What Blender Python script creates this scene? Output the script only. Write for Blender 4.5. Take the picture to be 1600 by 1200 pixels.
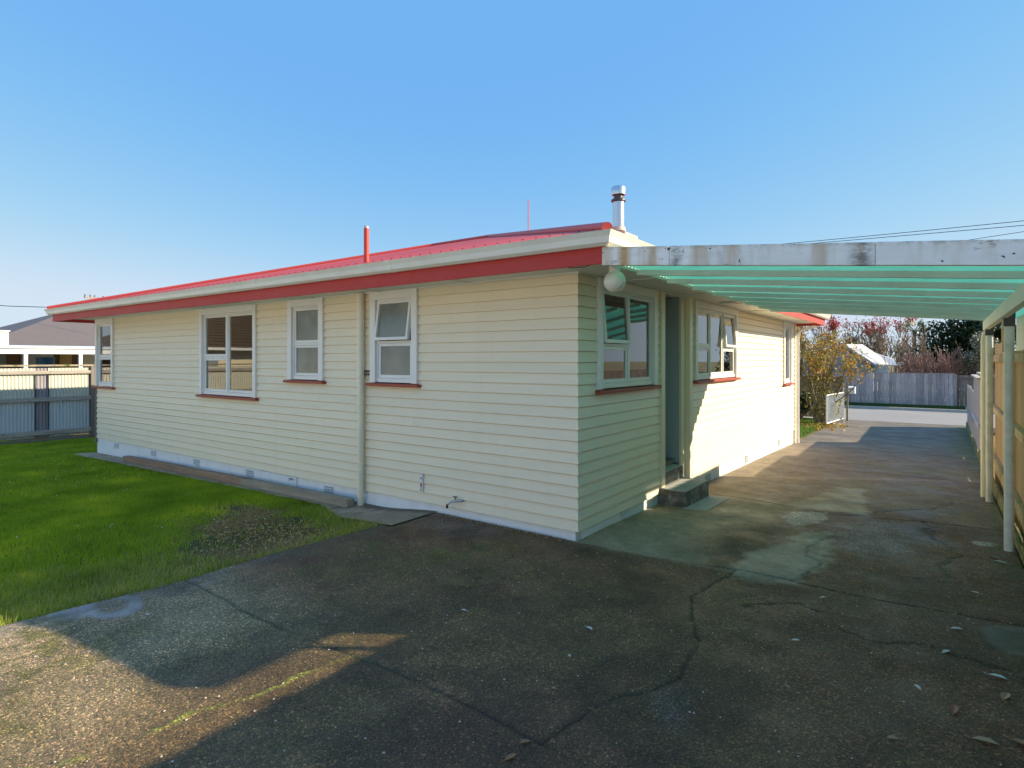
import bpy, bmesh, math, random
import numpy as np
from mathutils import Vector, Matrix
R = math.radians
random.seed(11)
rng = np.random.RandomState(5)
scene = bpy.context.scene
C = scene.collection
for o in list(bpy.data.objects): bpy.data.objects.remove(o)

# ---------------------------------------------------------------- camera
cam = bpy.data.objects.new('camera', bpy.data.cameras.new('camera'))
C.objects.link(cam); scene.camera = cam
cam.data.sensor_width = 36; cam.data.lens = 927/1600*36
cam.data.shift_y = -39/1600
cam.data.clip_start = .05; cam.data.clip_end = 900
cam.location = (0, 0, 1.84)
cam.rotation_euler = (R(90), 0, math.atan2(675, 927))

# ---------------------------------------------------------------- sky, sun, exposure
SUN = Vector((1.85, 1.20, 1.0)).normalized()
EL = math.asin(SUN.z); AZ = math.atan2(SUN.x, SUN.y)
world = bpy.data.worlds.new('World'); scene.world = world; world.use_nodes = True
wn = world.node_tree.nodes; wl = world.node_tree.links
sky = wn.new('ShaderNodeTexSky'); sky.sky_type = 'NISHITA'; sky.sun_disc = False
sky.sun_elevation = EL; sky.sun_rotation = AZ
sky.air_density = 1.0; sky.dust_density = 0.0; sky.ozone_density = 4.0; sky.altitude = 0
bg = wn['Background']; bg.inputs[1].default_value = .15
# response curve of the whole sky: deep clear blue, paler towards the horizon all round
KS = .53
cs = wn.new('ShaderNodeSeparateColor'); cc = wn.new('ShaderNodeCombineColor'); wl.new(sky.outputs[0], cs.inputs[0])
for i, (gain, gam, low) in enumerate(((.65, 1.0, .14), (.465, .50, .26), (.535, .10, .45))):
    a = wn.new('ShaderNodeMath'); a.operation = 'MULTIPLY'; a.inputs[1].default_value = .15; wl.new(cs.outputs[i], a.inputs[0])
    f = wn.new('ShaderNodeMath'); f.operation = 'SMOOTH_MAX'; f.inputs[1].default_value = low; f.inputs[2].default_value = .05; wl.new(a.outputs[0], f.inputs[0]); a = f
    p = wn.new('ShaderNodeMath'); p.operation = 'POWER'; p.inputs[1].default_value = gam; wl.new(a.outputs[0], p.inputs[0])
    q = wn.new('ShaderNodeMath'); q.operation = 'MULTIPLY'; q.inputs[1].default_value = gain*KS/.15; wl.new(p.outputs[0], q.inputs[0])
    c = wn.new('ShaderNodeMath'); c.operation = 'SMOOTH_MIN'; c.inputs[1].default_value = (.66, .80, .92)[i]/(3.63*.15); c.inputs[2].default_value = .5; wl.new(q.outputs[0], c.inputs[0])
    wl.new(c.outputs[0], cc.inputs[i])
wl.new(cc.outputs[0], bg.inputs[0])
sl = bpy.data.lights.new('sun', 'SUN'); so = bpy.data.objects.new('sun', sl); C.objects.link(so)
sl.energy = 2.55; sl.angle = R(.53); sl.color = (1, .865, .62)
so.rotation_euler = SUN.to_track_quat('Z', 'Y').to_euler(); so.location = (20, 10, 20)
scene.view_settings.view_transform = 'Standard'; scene.view_settings.look = 'None'
scene.view_settings.exposure = 1.86; scene.view_settings.gamma = 1
scene.render.engine = 'CYCLES'
scene.cycles.max_bounces = 8; scene.cycles.transparent_max_bounces = 12

# ---------------------------------------------------------------- object helpers
def tag(o, label=None, cat=None, group=None, kind=None):
    if label: o['label'] = label
    if cat: o['category'] = cat
    if group: o['group'] = group
    if kind: o['kind'] = kind
    return o
def thing(name, label, cat, loc=(0, 0, 0), group=None):
    o = bpy.data.objects.new(name, None); C.objects.link(o); o.location = loc
    o.empty_display_size = .2
    return tag(o, label, cat, group)
def wloc(o):
    v = Vector((0, 0, 0))
    while o: v += o.location; o = o.parent
    return v
class MB:
    def __init__(s): s.v = []; s.f = []
    def poly(s, pts):
        n = len(s.v); s.v += [tuple(p) for p in pts]; s.f.append(tuple(range(n, n+len(pts)))); return s
    def hexa(s, c):
        n = len(s.v); s.v += [tuple(p) for p in c]
        for q in ((0,1,2,3),(7,6,5,4),(0,4,5,1),(1,5,6,2),(2,6,7,3),(3,7,4,0)): s.f.append(tuple(n+i for i in q))
        return s
    def box(s, x0, x1, y0, y1, z0, z1, M=None):
        c = [(x0,y0,z0),(x1,y0,z0),(x1,y1,z0),(x0,y1,z0),(x0,y0,z1),(x1,y0,z1),(x1,y1,z1),(x0,y1,z1)]
        if M: c = [M(*p) for p in c]
        return s.hexa(c)
    def beam(s, a, b, w, h, up=(0,0,1)):
        a = Vector(a); b = Vector(b); d = (b-a).normalized(); u = Vector(up)
        r = d.cross(u).normalized(); u = r.cross(d).normalized()
        c = []
        for p in (a, b):
            for i, j in ((-1,-1),(1,-1),(1,1),(-1,1)): c.append(p + r*i*w/2 + u*j*h/2)
        return s.hexa(c)
    def tube(s, pts, rad, n=10, caps=True):
        pts = [Vector(p) for p in pts]
        if not hasattr(rad, '__len__'): rad = [rad]*len(pts)
        base = len(s.v); prev = None
        for i, p in enumerate(pts):
            d = (pts[min(i+1, len(pts)-1)] - pts[max(i-1, 0)]).normalized()
            if prev is None:
                a = Vector((0,0,1)) if abs(d.z) < .9 else Vector((1,0,0))
                r = d.cross(a).normalized()
            else: r = (prev - d*prev.dot(d)).normalized()
            prev = r; q = d.cross(r)
            for k in range(n):
                t = 2*math.pi*k/n
                s.v.append(tuple(p + (r*math.cos(t) + q*math.sin(t))*rad[i]))
        for i in range(len(pts)-1):
            for k in range(n):
                a = base+i*n+k; b = base+i*n+(k+1) % n
                s.f.append((a, b, b+n, a+n))
        if caps:
            s.f.append(tuple(base+k for k in range(n)))
            s.f.append(tuple(base+(len(pts)-1)*n+k for k in range(n-1, -1, -1)))
        return s
    def lathe(s, c, prof, n=24):
        c = Vector(c); base = len(s.v)
        for r, z in prof:
            for k in range(n):
                t = 2*math.pi*k/n; s.v.append((c.x+r*math.cos(t), c.y+r*math.sin(t), c.z+z))
        for i in range(len(prof)-1):
            for k in range(n):
                a = base+i*n+k; b = base+i*n+(k+1) % n; s.f.append((a, b, b+n, a+n))
        return s
    def build(s, name, m, parent=None, label=None, smooth=False, bevel=0, kind=None, recalc=True):
        me = bpy.data.meshes.new(name); 
        off = wloc(parent) if parent else Vector((0,0,0))
        me.from_pydata([(x-off.x, y-off.y, z-off.z) for x, y, z in s.v], [], s.f)
        if recalc:
            bm = bmesh.new(); bm.from_mesh(me); bmesh.ops.recalc_face_normals(bm, faces=bm.faces)
            if bevel:
                bmesh.ops.bevel(bm, geom=list(bm.edges), offset=bevel, segments=1, affect='EDGES', clamp_overlap=True)
            bm.to_mesh(me); bm.free()
        me.materials.append(m)
        if smooth:
            me.polygons.foreach_set('use_smooth', [True]*len(me.polygons))
            if smooth != 'all':
                try: me.set_sharp_from_angle(angle=R(40))
                except Exception: pass
        o = bpy.data.objects.new(name, me); C.objects.link(o)
        if parent: o.parent = parent
        if label: o['label'] = label
        if kind: o['kind'] = kind
        return o

# ---------------------------------------------------------------- material helpers
class NT:
    def __init__(s, name):
        s.m = bpy.data.materials.new(name); s.m.use_nodes = True
        s.n = s.m.node_tree.nodes; s.l = s.m.node_tree.links
        s.b = s.n['Principled BSDF']; s.out = s.n['Material Output']
        s.geo = s.n.new('ShaderNodeNewGeometry')
    def node(s, t, **k):
        x = s.n.new(t)
        for a, b in k.items(): setattr(x, a, b)
        return x
    def coord(s, scale=(1,1,1), rnd=False):
        mp = s.node('ShaderNodeMapping'); s.l.new(s.geo.outputs['Position'], mp.inputs[0]); mp.inputs['Scale'].default_value = scale
        if rnd:
            oi = s.node('ShaderNodeObjectInfo'); mu = s.node('ShaderNodeMath', operation='MULTIPLY'); mu.inputs[1].default_value = 37
            s.l.new(oi.outputs['Random'], mu.inputs[0]); s.l.new(mu.outputs[0], mp.inputs['Location'])
        return mp.outputs[0]
    def noise(s, scale, detail=4, rough=.55, co=None, dist=0):
        x = s.node('ShaderNodeTexNoise'); x.inputs['Scale'].default_value = scale; x.inputs['Detail'].default_value = detail
        x.inputs['Roughness'].default_value = rough; x.inputs['Distortion'].default_value = dist
        s.l.new(co if co else s.geo.outputs['Position'], x.inputs['Vector']); return x.outputs['Fac']
    def ramp(s, fac, *stops):
        x = s.node('ShaderNodeValToRGB'); e = x.color_ramp.elements
        while len(e) < len(stops): e.new(.5)
        for i, (p, c) in enumerate(stops):
            e[i].position = p; e[i].color = (c if hasattr(c, '__len__') else (c, c, c)) + (1,) if hasattr(c, '__len__') else (c, c, c, 1)
        s.l.new(fac, x.inputs[0]); return x.outputs[0]
    def mix(s, fac, a, b, mode='MIX'):
        x = s.node('ShaderNodeMix', data_type='RGBA', blend_type=mode)
        for i, v in ((0, fac), (6, a), (7, b)):
            if isinstance(v, (int, float)): x.inputs[i].default_value = v
            elif isinstance(v, tuple): x.inputs[i].default_value = v + (1,)
            else: s.l.new(v, x.inputs[i])
        return x.outputs[2]
    def math(s, op, a, b=0):
        x = s.node('ShaderNodeMath', operation=op)
        for i, v in ((0, a), (1, b)):
            if isinstance(v, (int, float)): x.inputs[i].default_value = v
            else: s.l.new(v, x.inputs[i])
        return x.outputs[0]
    def bump(s, h, strength=.3, dist=.01):
        x = s.node('ShaderNodeBump'); x.inputs['Strength'].default_value = strength; x.inputs['Distance'].default_value = dist
        s.l.new(h, x.inputs['Height']); s.l.new(x.outputs[0], s.b.inputs['Normal'])
    def col(s, c):
        if isinstance(c, tuple): s.b.inputs['Base Color'].default_value = c + (1,)
        else: s.l.new(c, s.b.inputs['Base Color'])
    def rough(s, r):
        if isinstance(r, (int, float)): s.b.inputs['Roughness'].default_value = r
        else: s.l.new(r, s.b.inputs['Roughness'])

def mul(c, k): return tuple(x*k for x in c)
def paint(name, c, rough=.5, dirt=.12, dcol=None, dscale=3., bump=.08, metal=0, rnd=.03, fine=60):
    t = NT(name); dcol = dcol or mul(c, .45)
    n1 = t.noise(dscale, 6, .6); f = t.ramp(n1, (.45, 0), (.75, 1.))
    n2 = t.noise(dscale*7, 4, .6, t.coord((1, 1, .35)))
    f = t.math('MULTIPLY', f, n2); f = t.math('MULTIPLY', f, dirt*2.2)
    base = t.mix(f, c, dcol)
    oi = t.node('ShaderNodeObjectInfo'); k = t.math('MULTIPLY_ADD', oi.outputs['Random'], rnd*2); k.node.inputs[2].default_value = 1-rnd
    base = t.mix(1., base, k, 'MULTIPLY')
    t.col(base); t.rough(t.math('ADD', t.math('MULTIPLY', n2, .2), rough-.1)); t.b.inputs['Metallic'].default_value = metal
    t.bump(t.noise(fine, 3, .6), bump, .004); return t.m
def timber(name, c1, c2, axis='z', rough=.8, moss=0, bump=.35, knots=True, dark=None):
    t = NT(name); sc = {'x': (.6, 9, 9), 'y': (9, .6, 9), 'z': (9, 9, .6)}[axis]
    co = t.coord(sc, True)
    g = t.noise(2.4, 6, .65, co, .6); base = t.ramp(g, (.3, c1), (.7, c2))
    g2 = t.noise(9, 3, .6, co); base = t.mix(t.ramp(g2, (.5, 0), (.8, .5)), base, dark or mul(c1, .35))
    oi = t.node('ShaderNodeObjectInfo'); k = t.math('MULTIPLY_ADD', oi.outputs['Random'], .5); k.node.inputs[2].default_value = .72
    base = t.mix(1., base, k, 'MULTIPLY')
    if moss:
        m = t.ramp(t.noise(5, 5, .7), (.62-moss*.3, 0), (.78-moss*.3, 1))
        base = t.mix(m, base, (.07, .11, .02))
    t.col(base); t.rough(rough); t.bump(g2, bump, .004); return t.m

CREAM = (.92, .80, .60)
M = {}
def weatherboard_mat():
    t = NT('weatherboard_paint'); c = CREAM
    streak = t.noise(2.0, 5, .6, t.coord((.7, .7, 6), True))
    base = t.mix(t.ramp(streak, (.35, 0), (.8, .35)), c, (.78, .69, .50))
    spot = t.ramp(t.noise(38, 2, .5), (.73, 0), (.77, .7)); base = t.mix(t.math('MULTIPLY', spot, t.ramp(t.noise(1.3, 2, .5), (.5, 0), (.6, .6))), base, (.4, .33, .22))
    dr = t.math('MULTIPLY', t.ramp(t.noise(1., 5, .6, t.coord((5, 5, .35))), (.5, 0), (.75, .22)), t.ramp(t.noise(20, 3, .6), (.35, .3), (.7, 1.))); base = t.mix(dr, base, (.66, .58, .42))
    oi = t.node('ShaderNodeObjectInfo'); k = t.math('MULTIPLY_ADD', oi.outputs['Random'], .05); k.node.inputs[2].default_value = .97
    base = t.mix(1., base, k, 'MULTIPLY')
    t.col(base); t.rough(.42); t.bump(t.noise(6, 4, .6, t.coord((1, 1, 12), True)), .10, .004); return t.m
M['board'] = weatherboard_mat()
M['cream'] = paint('cream_trim_paint', CREAM, .4, .08)
M['pipe'] = paint('cream_pipe_paint', (.92, .83, .63), .35, .06)
M['white'] = paint('white_window_paint', (.86, .84, .81), .35, .05)
M['gutter'] = paint('white_gutter_paint', (.78, .76, .68), .35, .22, (.45, .38, .25), 2.2)
M['soffit'] = paint('soffit_paint', (.80, .80, .74), .6, .06)
M['plinth'] = paint('white_plinth_paint', (.86, .86, .86), .7, .2, (.40, .40, .37), 4, .3)
M['fascia'] = paint('red_fascia_paint', (.50, .030, .022), .55, .2, (.55, .12, .11), 3)
M['sill'] = paint('brown_red_sill_paint', (.36, .058, .032), .45, .1)
M['roof'] = paint('red_roof_iron', (.62, .065, .05), .48, .25, (.35, .10, .09), 6, .05)
M['vent_red'] = paint('red_vent_paint', (.60, .05, .035), .4, .1)
M['steel'] = paint('flue_steel', (.66, .67, .70), .28, .1, (.35, .3, .25), 5, .02, .9)
M['rust'] = paint('rusted_flashing', (.62, .55, .45), .7, 1.0, (.42, .17, .04), 9, .2)
M['darkmetal'] = paint('dark_metal', (.09, .085, .09), .45, .2, (.2, .1, .05), 6, .05, .6)
M['galv'] = paint('galvanised_metal', (.50, .52, .54), .45, .25, (.3, .27, .24), 3, .05, .35)
M['ventdark'] = paint('vent_grille_paint', (.20, .21, .23), .8, .2)
M['globe'] = paint('opal_globe', (.74, .71, .62), .22, .15, (.5, .46, .36), 12, .02)
M['door'] = paint('grey_blue_door_paint', (.50, .57, .57), .35, .06)
M['yard'] = paint('bounce_yard_concrete', (.62, .57, .50), .85, .1)  # for the unseen yard added to bounce sunlight
M['step'] = paint('pale_step_concrete', (.50, .46, .42), .85, .3, (.2, .18, .15), 9, .4)
M['stepface'] = paint('worn_dark_step_paint', (.10, .10, .09), .6, .8, (.40, .39, .36), 9, .4)
M['sheet'] = paint('white_fibre_sheet', (.66, .72, .68), .6, .15)
M['postw'] = paint('white_post_paint', (.84, .81, .76), .45, .35, (.30, .28, .24), 8, .15)
M['rafter'] = paint('mint_rafter_paint', (.36, .74, .65), .6, .3, (.40, .42, .32), 3, .15)
M['joist'] = paint('pale_joist_paint', (.72, .74, .69), .6, .3, (.42, .38, .30), 3, .15)
M['blind'] = paint('white_net_curtain', (.80, .80, .78), .9, .05)
M['room'] = paint('interior_plaster', (.26, .25, .22), .8, .05)
M['black'] = paint('black_rubber', (.02, .02, .022), .6, .1)
def beam_mat():
    t = NT('flaking_white_beam_paint')
    base = t.mix(t.ramp(t.noise(3, 5, .6, t.coord((.6, 1, 6), True)), (.4, 0), (.75, .6)), (.90, .86, .82), (.72, .68, .65))
    bare = t.ramp(t.noise(4.5, 7, .72, t.coord((1.2, 1, 3.5), True)), (.61, 0), (.67, 1)); base = t.mix(t.math('MULTIPLY', bare, .7), base, (.16, .145, .14))
    rust = t.math('MULTIPLY', t.ramp(t.noise(3.1, 3, .5, t.coord((1.6, 1, .25))), (.50, 0), (.64, 1)), .7); base = t.mix(rust, base, (.52, .33, .16))
    spots = t.ramp(t.noise(26, 2, .4), (.70, 0), (.73, 1)); base = t.mix(spots, base, (.05, .045, .04))
    mp = t.node('ShaderNodeSeparateXYZ'); t.l.new(t.geo.outputs['Position'], mp.inputs[0])
    for cx, hw, c, amt, lo in ((-1.69, .055, (.16, .14, .14), .8, .36), (-.44, .075, (.15, .13, .13), .8, .34), (-2.13, .06, (.55, .30, .09), .9, .22), (-1.86, .05, (.50, .30, .12), .6, .3), (-1.25, .22, (.42, .38, .34), .5, .4)):
        dx = t.math('DIVIDE', t.math('ABSOLUTE', t.math('SUBTRACT', mp.outputs[0], cx)), hw)
        mk = t.math('SUBTRACT', 1.25, dx); mk.node.use_clamp = True
        n_ = t.ramp(t.noise(9, 5, .65, t.coord((1.5, 1, .6 if c[0] > .2 else 4))), (lo, 0), (lo+.25, 1)); base = t.mix(t.math('MULTIPLY', t.math('MULTIPLY', mk, n_), amt), base, c)
    # moss and grime on the top arris of the sloping beam
    top = t.math('ADD', mp.outputs[2], t.math('MULTIPLY', mp.outputs[0], .094))
    gr = t.math('MULTIPLY', t.ramp(top, (0, 0), (1, 1)), 1)
    mr = t.node('ShaderNodeMapRange'); mr.inputs[1].default_value = 2.535; mr.inputs[2].default_value = 2.575; t.l.new(top, mr.inputs[0])
    f = t.math('MULTIPLY', mr.outputs[0], t.ramp(t.noise(14, 5, .7), (.45, 0), (.62, .8))); base = t.mix(f, base, (.16, .15, .07))
    t.col(base); t.rough(.65); t.bump(t.noise(14, 5, .6, t.coord((1, 1, 7), True)), .4, .004); return t.m
M['beam'] = beam_mat()
def sheet_mat():
    t = NT('green_translucent_roofing')
    nt = t.n; tr = t.node('ShaderNodeBsdfTranslucent'); di = t.node('ShaderNodeBsdfDiffuse'); gl = t.node('ShaderNodeBsdfGlossy')
    n = t.noise(2.5, 5, .6); c = t.mix(t.ramp(n, (.4, 0), (.75, 1)), (.085, .34, .285), (.06, .25, .21))
    t.l.new(c, tr.inputs[0]); di.inputs[0].default_value = (.03, .30, .24, 1); gl.inputs[0].default_value = (.6, .7, .7, 1); gl.inputs[1].default_value = .25
    m1 = t.node('ShaderNodeMixShader'); m1.inputs[0].default_value = .25; t.l.new(tr.outputs[0], m1.inputs[1]); t.l.new(di.outputs[0], m1.inputs[2])
    m2 = t.node('ShaderNodeMixShader'); m2.inputs[0].default_value = .06; t.l.new(m1.outputs[0], m2.inputs[1]); t.l.new(gl.outputs[0], m2.inputs[2])
    t.l.new(m2.outputs[0], t.out.inputs[0]); return t.m
M['roofing'] = sheet_mat()
def glass_mat(name, ior=1.6, tint=(.9, .95, .93)):
    t = NT(name); tr = t.node('ShaderNodeBsdfTransparent'); gl = t.node('ShaderNodeBsdfGlossy'); fr = t.node('ShaderNodeFresnel')
    fr.inputs[0].default_value = ior; tr.inputs[0].default_value = tint + (1,); gl.inputs[1].default_value = .004
    b = t.node('ShaderNodeBump'); b.inputs['Strength'].default_value = .02; b.inputs['Distance'].default_value = .01
    t.l.new(t.noise(1.6, 2, .5), b.inputs['Height']); t.l.new(b.outputs[0], gl.inputs['Normal'])
    k = t.math('MULTIPLY', fr.outputs[0], 2.0); k = t.math('MINIMUM', k, 1.)
    m = t.node('ShaderNodeMixShader'); t.l.new(k, m.inputs[0]); t.l.new(tr.outputs[0], m.inputs[1]); t.l.new(gl.outputs[0], m.inputs[2])
    t.l.new(m.outputs[0], t.out.inputs[0]); return t.m
M['glass'] = glass_mat('window_glass')
def frosted():
    t = NT('obscure_glass'); n = t.noise(3, 3, .5)
    t.col(t.ramp(n, (.35, (.20, .215, .19)), (.7, (.29, .30, .275)))); t.rough(.16)
    t.bump(t.noise(130, 2, .5), .35, .002); return t.m
M['obscure'] = frosted()
M['sleeper'] = timber('brown_sleeper_timber', (.33, .20, .12), (.50, .32, .21), 'x')
M['sleeperg'] = timber('grey_sleeper_timber', (.36, .29, .21), (.55, .46, .34), 'x')
M['rail_l'] = timber('weathered_rail', (.26, .22, .19), (.42, .37, .33), 'y', moss=.1)
M['cap_l'] = timber('mossy_capping', (.34, .26, .18), (.50, .42, .32), 'y', moss=.35)
M['postg'] = timber('weathered_post', (.17, .13, .11), (.30, .25, .21), 'z')
M['pal'] = timber('treated_paling', (.44, .29, .13), (.62, .46, .24), 'z')
M['palrail'] = timber('treated_rail', (.46, .34, .18), (.60, .48, .28), 'y', moss=.25)
M['kick'] = timber('mossy_kickboard', (.26, .22, .10), (.38, .34, .16), 'y', moss=.75)
M['palg'] = timber('silvered_paling', (.46, .40, .37), (.64, .57, .53), 'z')
M['palfar'] = timber('grey_far_paling', (.36, .30, .30), (.60, .53, .52), 'z')
M['palbr'] = timber('brown_paling', (.24, .18, .11), (.38, .30, .20), 'z', moss=.1)
def corr_mat(name, c, c2):
    t = NT(name); f = t.ramp(t.noise(1.3, 6, .65, t.coord((1, 1, .6), True)), (.4, 0), (.7, 1)); base = t.mix(f, c, c2)
    t.col(base); t.rough(.5); t.b.inputs['Metallic'].default_value = .0; t.bump(t.noise(30, 2), .05, .003); return t.m
M['corr'] = corr_mat('cream_painted_iron', (.56, .54, .44), (.50, .50, .45))
M['corrg'] = corr_mat('grey_painted_iron', (.52, .55, .58), (.44, .48, .52))
M['corrd'] = corr_mat('old_galvanised_iron', (.22, .20, .22), (.32, .29, .32))
M['hroof'] = paint('brown_tile_roof', (.15, .12, .115), .7, .2)
M['tileroof'] = paint('orange_brown_tile', (.13, .095, .065), .8, .3)
M['hwhite'] = paint('neighbour_white_paint', (.80, .80, .78), .6, .05)
M['hgrey'] = paint('neighbour_grey_wall', (.28, .32, .36), .7, .1)
M['groof'] = paint('neighbour_pale_iron_roof', (.55, .54, .56), .4, .3, (.25, .25, .27), 2)
M['brick'] = paint('neighbour_brown_wall', (.20, .12, .08), .8, .2)
def leaf_mat(name, cols, rough=.5, trans=.25, patch=False):
    t = NT(name); r = t.geo.outputs['Random Per Island']; n = len(cols)
    x = t.ramp(r, *[((i+.5)/n, c) for i, c in enumerate(cols)])
    if patch:
        x = t.mix(1., x, t.ramp(t.noise(1.1, 5, .65), (.33, (.62, .66, .5)), (.52, (1., 1., 1.)), (.68, (1.7, 1.35, 1.3))), 'MULTIPLY')
    t.col(x); t.rough(rough)
    tr = t.node('ShaderNodeBsdfTranslucent'); t.l.new(x, tr.inputs[0]); m = t.node('ShaderNodeMixShader'); m.inputs[0].default_value = trans
    t.l.new(t.b.outputs[0], m.inputs[1]); t.l.new(tr.outputs[0], m.inputs[2]); t.l.new(m.outputs[0], t.out.inputs[0]); return t.m
M['bark'] = paint('lichen_bark', (.20, .15, .09), .9, .8, (.30, .30, .10), 8, .5)
M['barkd'] = paint('dark_bark', (.13, .09, .07), .9, .5)
M['twig'] = paint('pink_brown_twigs', (.30, .17, .14), .8, .4, (.20, .13, .08))
M['twigb'] = paint('brown_twigs', (.24, .17, .11), .8, .4)

# ---------------------------------------------------------------- value noise (numpy)
_T = rng.rand(256, 256)
def vn(x, y):
    xi = np.floor(x).astype(int); yi = np.floor(y).astype(int); fx = x-xi; fy = y-yi
    fx = fx*fx*(3-2*fx); fy = fy*fy*(3-2*fy)
    g = lambda a, b: _T[a & 255, b & 255]
    return (g(xi, yi)*(1-fx)+g(xi+1, yi)*fx)*(1-fy)+(g(xi, yi+1)*(1-fx)+g(xi+1, yi+1)*fx)*fy
def fbm(x, y, s, o=4, seed=0):
    r = 0; a = .5; t = 0
    for i in range(o):
        r = r+a*vn(x*s+seed*17.3+i*5.1, y*s+seed*9.7+i*3.3); t += a; a *= .55; s *= 2.03
    return r/t
def ss(a, b, x):
    t = np.clip((x-a)/(b-a), 0, 1); return t*t*(3-2*t)
def hgt(x, y):
    x = np.asarray(x, float); y = np.asarray(y, float)
    a = .09*ss(0, 1.2, -4.8-x)+.0175*np.clip(-6-x, 0, 14)
    b = .0235*np.clip(y-6, 0, 12)+.012*np.clip(y-18, 0, 6)
    return -np.minimum(a+b, .38)
def segd(X, Y, pts):
    d = np.full(X.shape, 9.)
    for (ax, ay), (bx, by) in zip(pts[:-1], pts[1:]):
        vx, vy = bx-ax, by-ay; t = np.clip(((X-ax)*vx+(Y-ay)*vy)/(vx*vx+vy*vy), 0, 1)
        d = np.minimum(d, np.hypot(X-ax-t*vx, Y-ay-t*vy))
    return d
def grid_mesh(name, X, Y, Z, mask, col, wet, m, parent=None, kind=None):
    ny, nx = X.shape; idx = np.arange(ny*nx).reshape(ny, nx)
    q = np.stack([idx[:-1, :-1], idx[:-1, 1:], idx[1:, 1:], idx[1:, :-1]], -1)[mask].reshape(-1, 4)
    used = np.unique(q); rem = np.zeros(ny*nx, int); rem[used] = np.arange(len(used)); q = rem[q]
    co = np.stack([X.ravel()[used], Y.ravel()[used], Z.ravel()[used]], -1)
    me = bpy.data.meshes.new(name); me.vertices.add(len(co)); me.vertices.foreach_set('co', co.ravel())
    me.loops.add(q.size); me.loops.foreach_set('vertex_index', q.ravel())
    me.polygons.add(len(q)); me.polygons.foreach_set('loop_start', np.arange(0, q.size, 4))
    me.update(); me.validate()
    me.polygons.foreach_set('use_smooth', [True]*len(q))
    if col is not None:
        at = me.color_attributes.new('tone', 'FLOAT_COLOR', 'POINT')
        rgba = np.concatenate([col.reshape(-1, 3)[used], wet.ravel()[used, None]], 1)
        at.data.foreach_set('color', rgba.ravel())
    me.materials.append(m)
    o = bpy.data.objects.new(name, me); C.objects.link(o)
    if parent: o.parent = parent
    if kind: o['kind'] = kind
    return o

# ================================================================ GROUND
def conc_mat():
    t = NT('aggregate_concrete'); at = t.node('ShaderNodeAttribute', attribute_name='tone')
    vo = t.node('ShaderNodeTexVoronoi'); vo.inputs['Scale'].default_value = 115; t.l.new(t.geo.outputs['Position'], vo.inputs['Vector'])
    sp = t.node('ShaderNodeSeparateXYZ'); t.l.new(vo.outputs['Color'], sp.inputs[0])
    chips = t.ramp(sp.outputs[0], (.0, .42), (.35, .80), (.78, 1.15), (.93, 1.7), (.985, 3.0))
    chips.node.color_ramp.interpolation = 'LINEAR'
    tint = t.mix(.22, (1., 1., 1.), vo.outputs['Color']); chips = t.mix(1., chips, tint, 'MULTIPLY')
    smooth = t.ramp(t.noise(45, 5, .7), (.3, .72), (.7, 1.25))
    # alpha: 0 = exposed aggregate, 1 = trowelled smooth
    c = t.mix(at.outputs['Alpha'], chips, smooth)
    c = t.mix(1., c, t.ramp(t.noise(7, 6, .7), (.3, .75), (.7, 1.22)), 'MULTIPLY')
    c = t.mix(1., at.outputs['Color'], c, 'MULTIPLY')
    moss = t.math('MULTIPLY', t.ramp(t.noise(19, 6, .75), (.60, 0), (.68, 1)), t.ramp(t.noise(1.1, 4, .6), (.45, 0), (.62, .75)))
    c = t.mix(moss, c, (.20, .19, .03)); t.col(c)
    t.rough(t.ramp(t.noise(2.2, 4, .6), (.35, .52), (.7, .85)))
    h = t.math('ADD', t.math('MULTIPLY', vo.outputs['Distance'], -1.), t.noise(60, 3, .6)); t.bump(h, .55, .006); return t.m
M['conc'] = conc_mat()
LINES = {
 'joint': [(-5.3, 2.42), (-3.96, 2.35), (-3.37, 2.36), (-2.9, 2.40), (-2.49, 2.43), (-2.06, 2.42), (-1.56, 2.38)],
 'joint_r': [(-1.56, 2.38), (-.6, 2.30), (.7, 2.26)],
 'crack': [(-1.56, 2.38), (-1.52, 2.64), (-1.45, 2.93), (-1.31, 3.13), (-1.24, 3.33), (-1.28, 3.77), (-1.47, 4.22), (-1.57, 4.57), (-1.50, 5.0), (-1.47, 5.34)],
 'apron': [(-3.0, 5.19), (-2.0, 5.25), (-1.33, 5.36), (-.5, 5.3), (.7, 5.4)],
 'mid': [(-3.1, 8.42), (-2.22, 8.4), (-1.1, 8.15), (-.2, 8.42), (.7, 8.5)],
 'far': [(-3.1, 11.9), (-1.5, 12.0), (.7, 12.1)], 'far2': [(-3.3, 15.6), (.7, 15.7)], 'far3': [(-3.3, 19.4), (.7, 19.4)]}
MINOR = [[(-3.03, 3.42), (-3.12, 3.6), (-3.06, 3.75), (-3.26, 3.98), (-3.2, 4.2), (-3.3, 4.6)], [(-1.0, 5.3), (-.92, 5.9), (-1.1, 6.4), (-.98, 7.0)],
 [(-.2, 8.42), (-.05, 7.6), (.1, 7.1), (-.02, 6.5), (.12, 6.1), (-.3, 6.0)], [(-.9, 8.2), (-.55, 8.9), (-.1, 9.3), (.1, 9.9)], [(-.6, 4.6), (-.3, 4.5), (-.1, 4.7), (.3, 4.55)], [(-1.2,4.6),(-.9,4.9),(-.7,4.8)]]
MOSSLINE = [(-2.97, 2.43), (-2.99, 2.26), (-3.01, 2.06), (-3.04, 1.91), (-3.02, 1.79), (-3.10, 1.65), (-3.14, 1.5), (-3.15, 1.35), (-3.19, 1.17), (-3.22, 1.03), (-3.3, .91), (-3.36, .7)]
def drive_grid(x0, x1, y0, y1, st):
    X, Y = np.meshgrid(np.arange(x0, x1+st*.5, st), np.arange(y0, y1+st*.5, st))
    return X, Y
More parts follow.
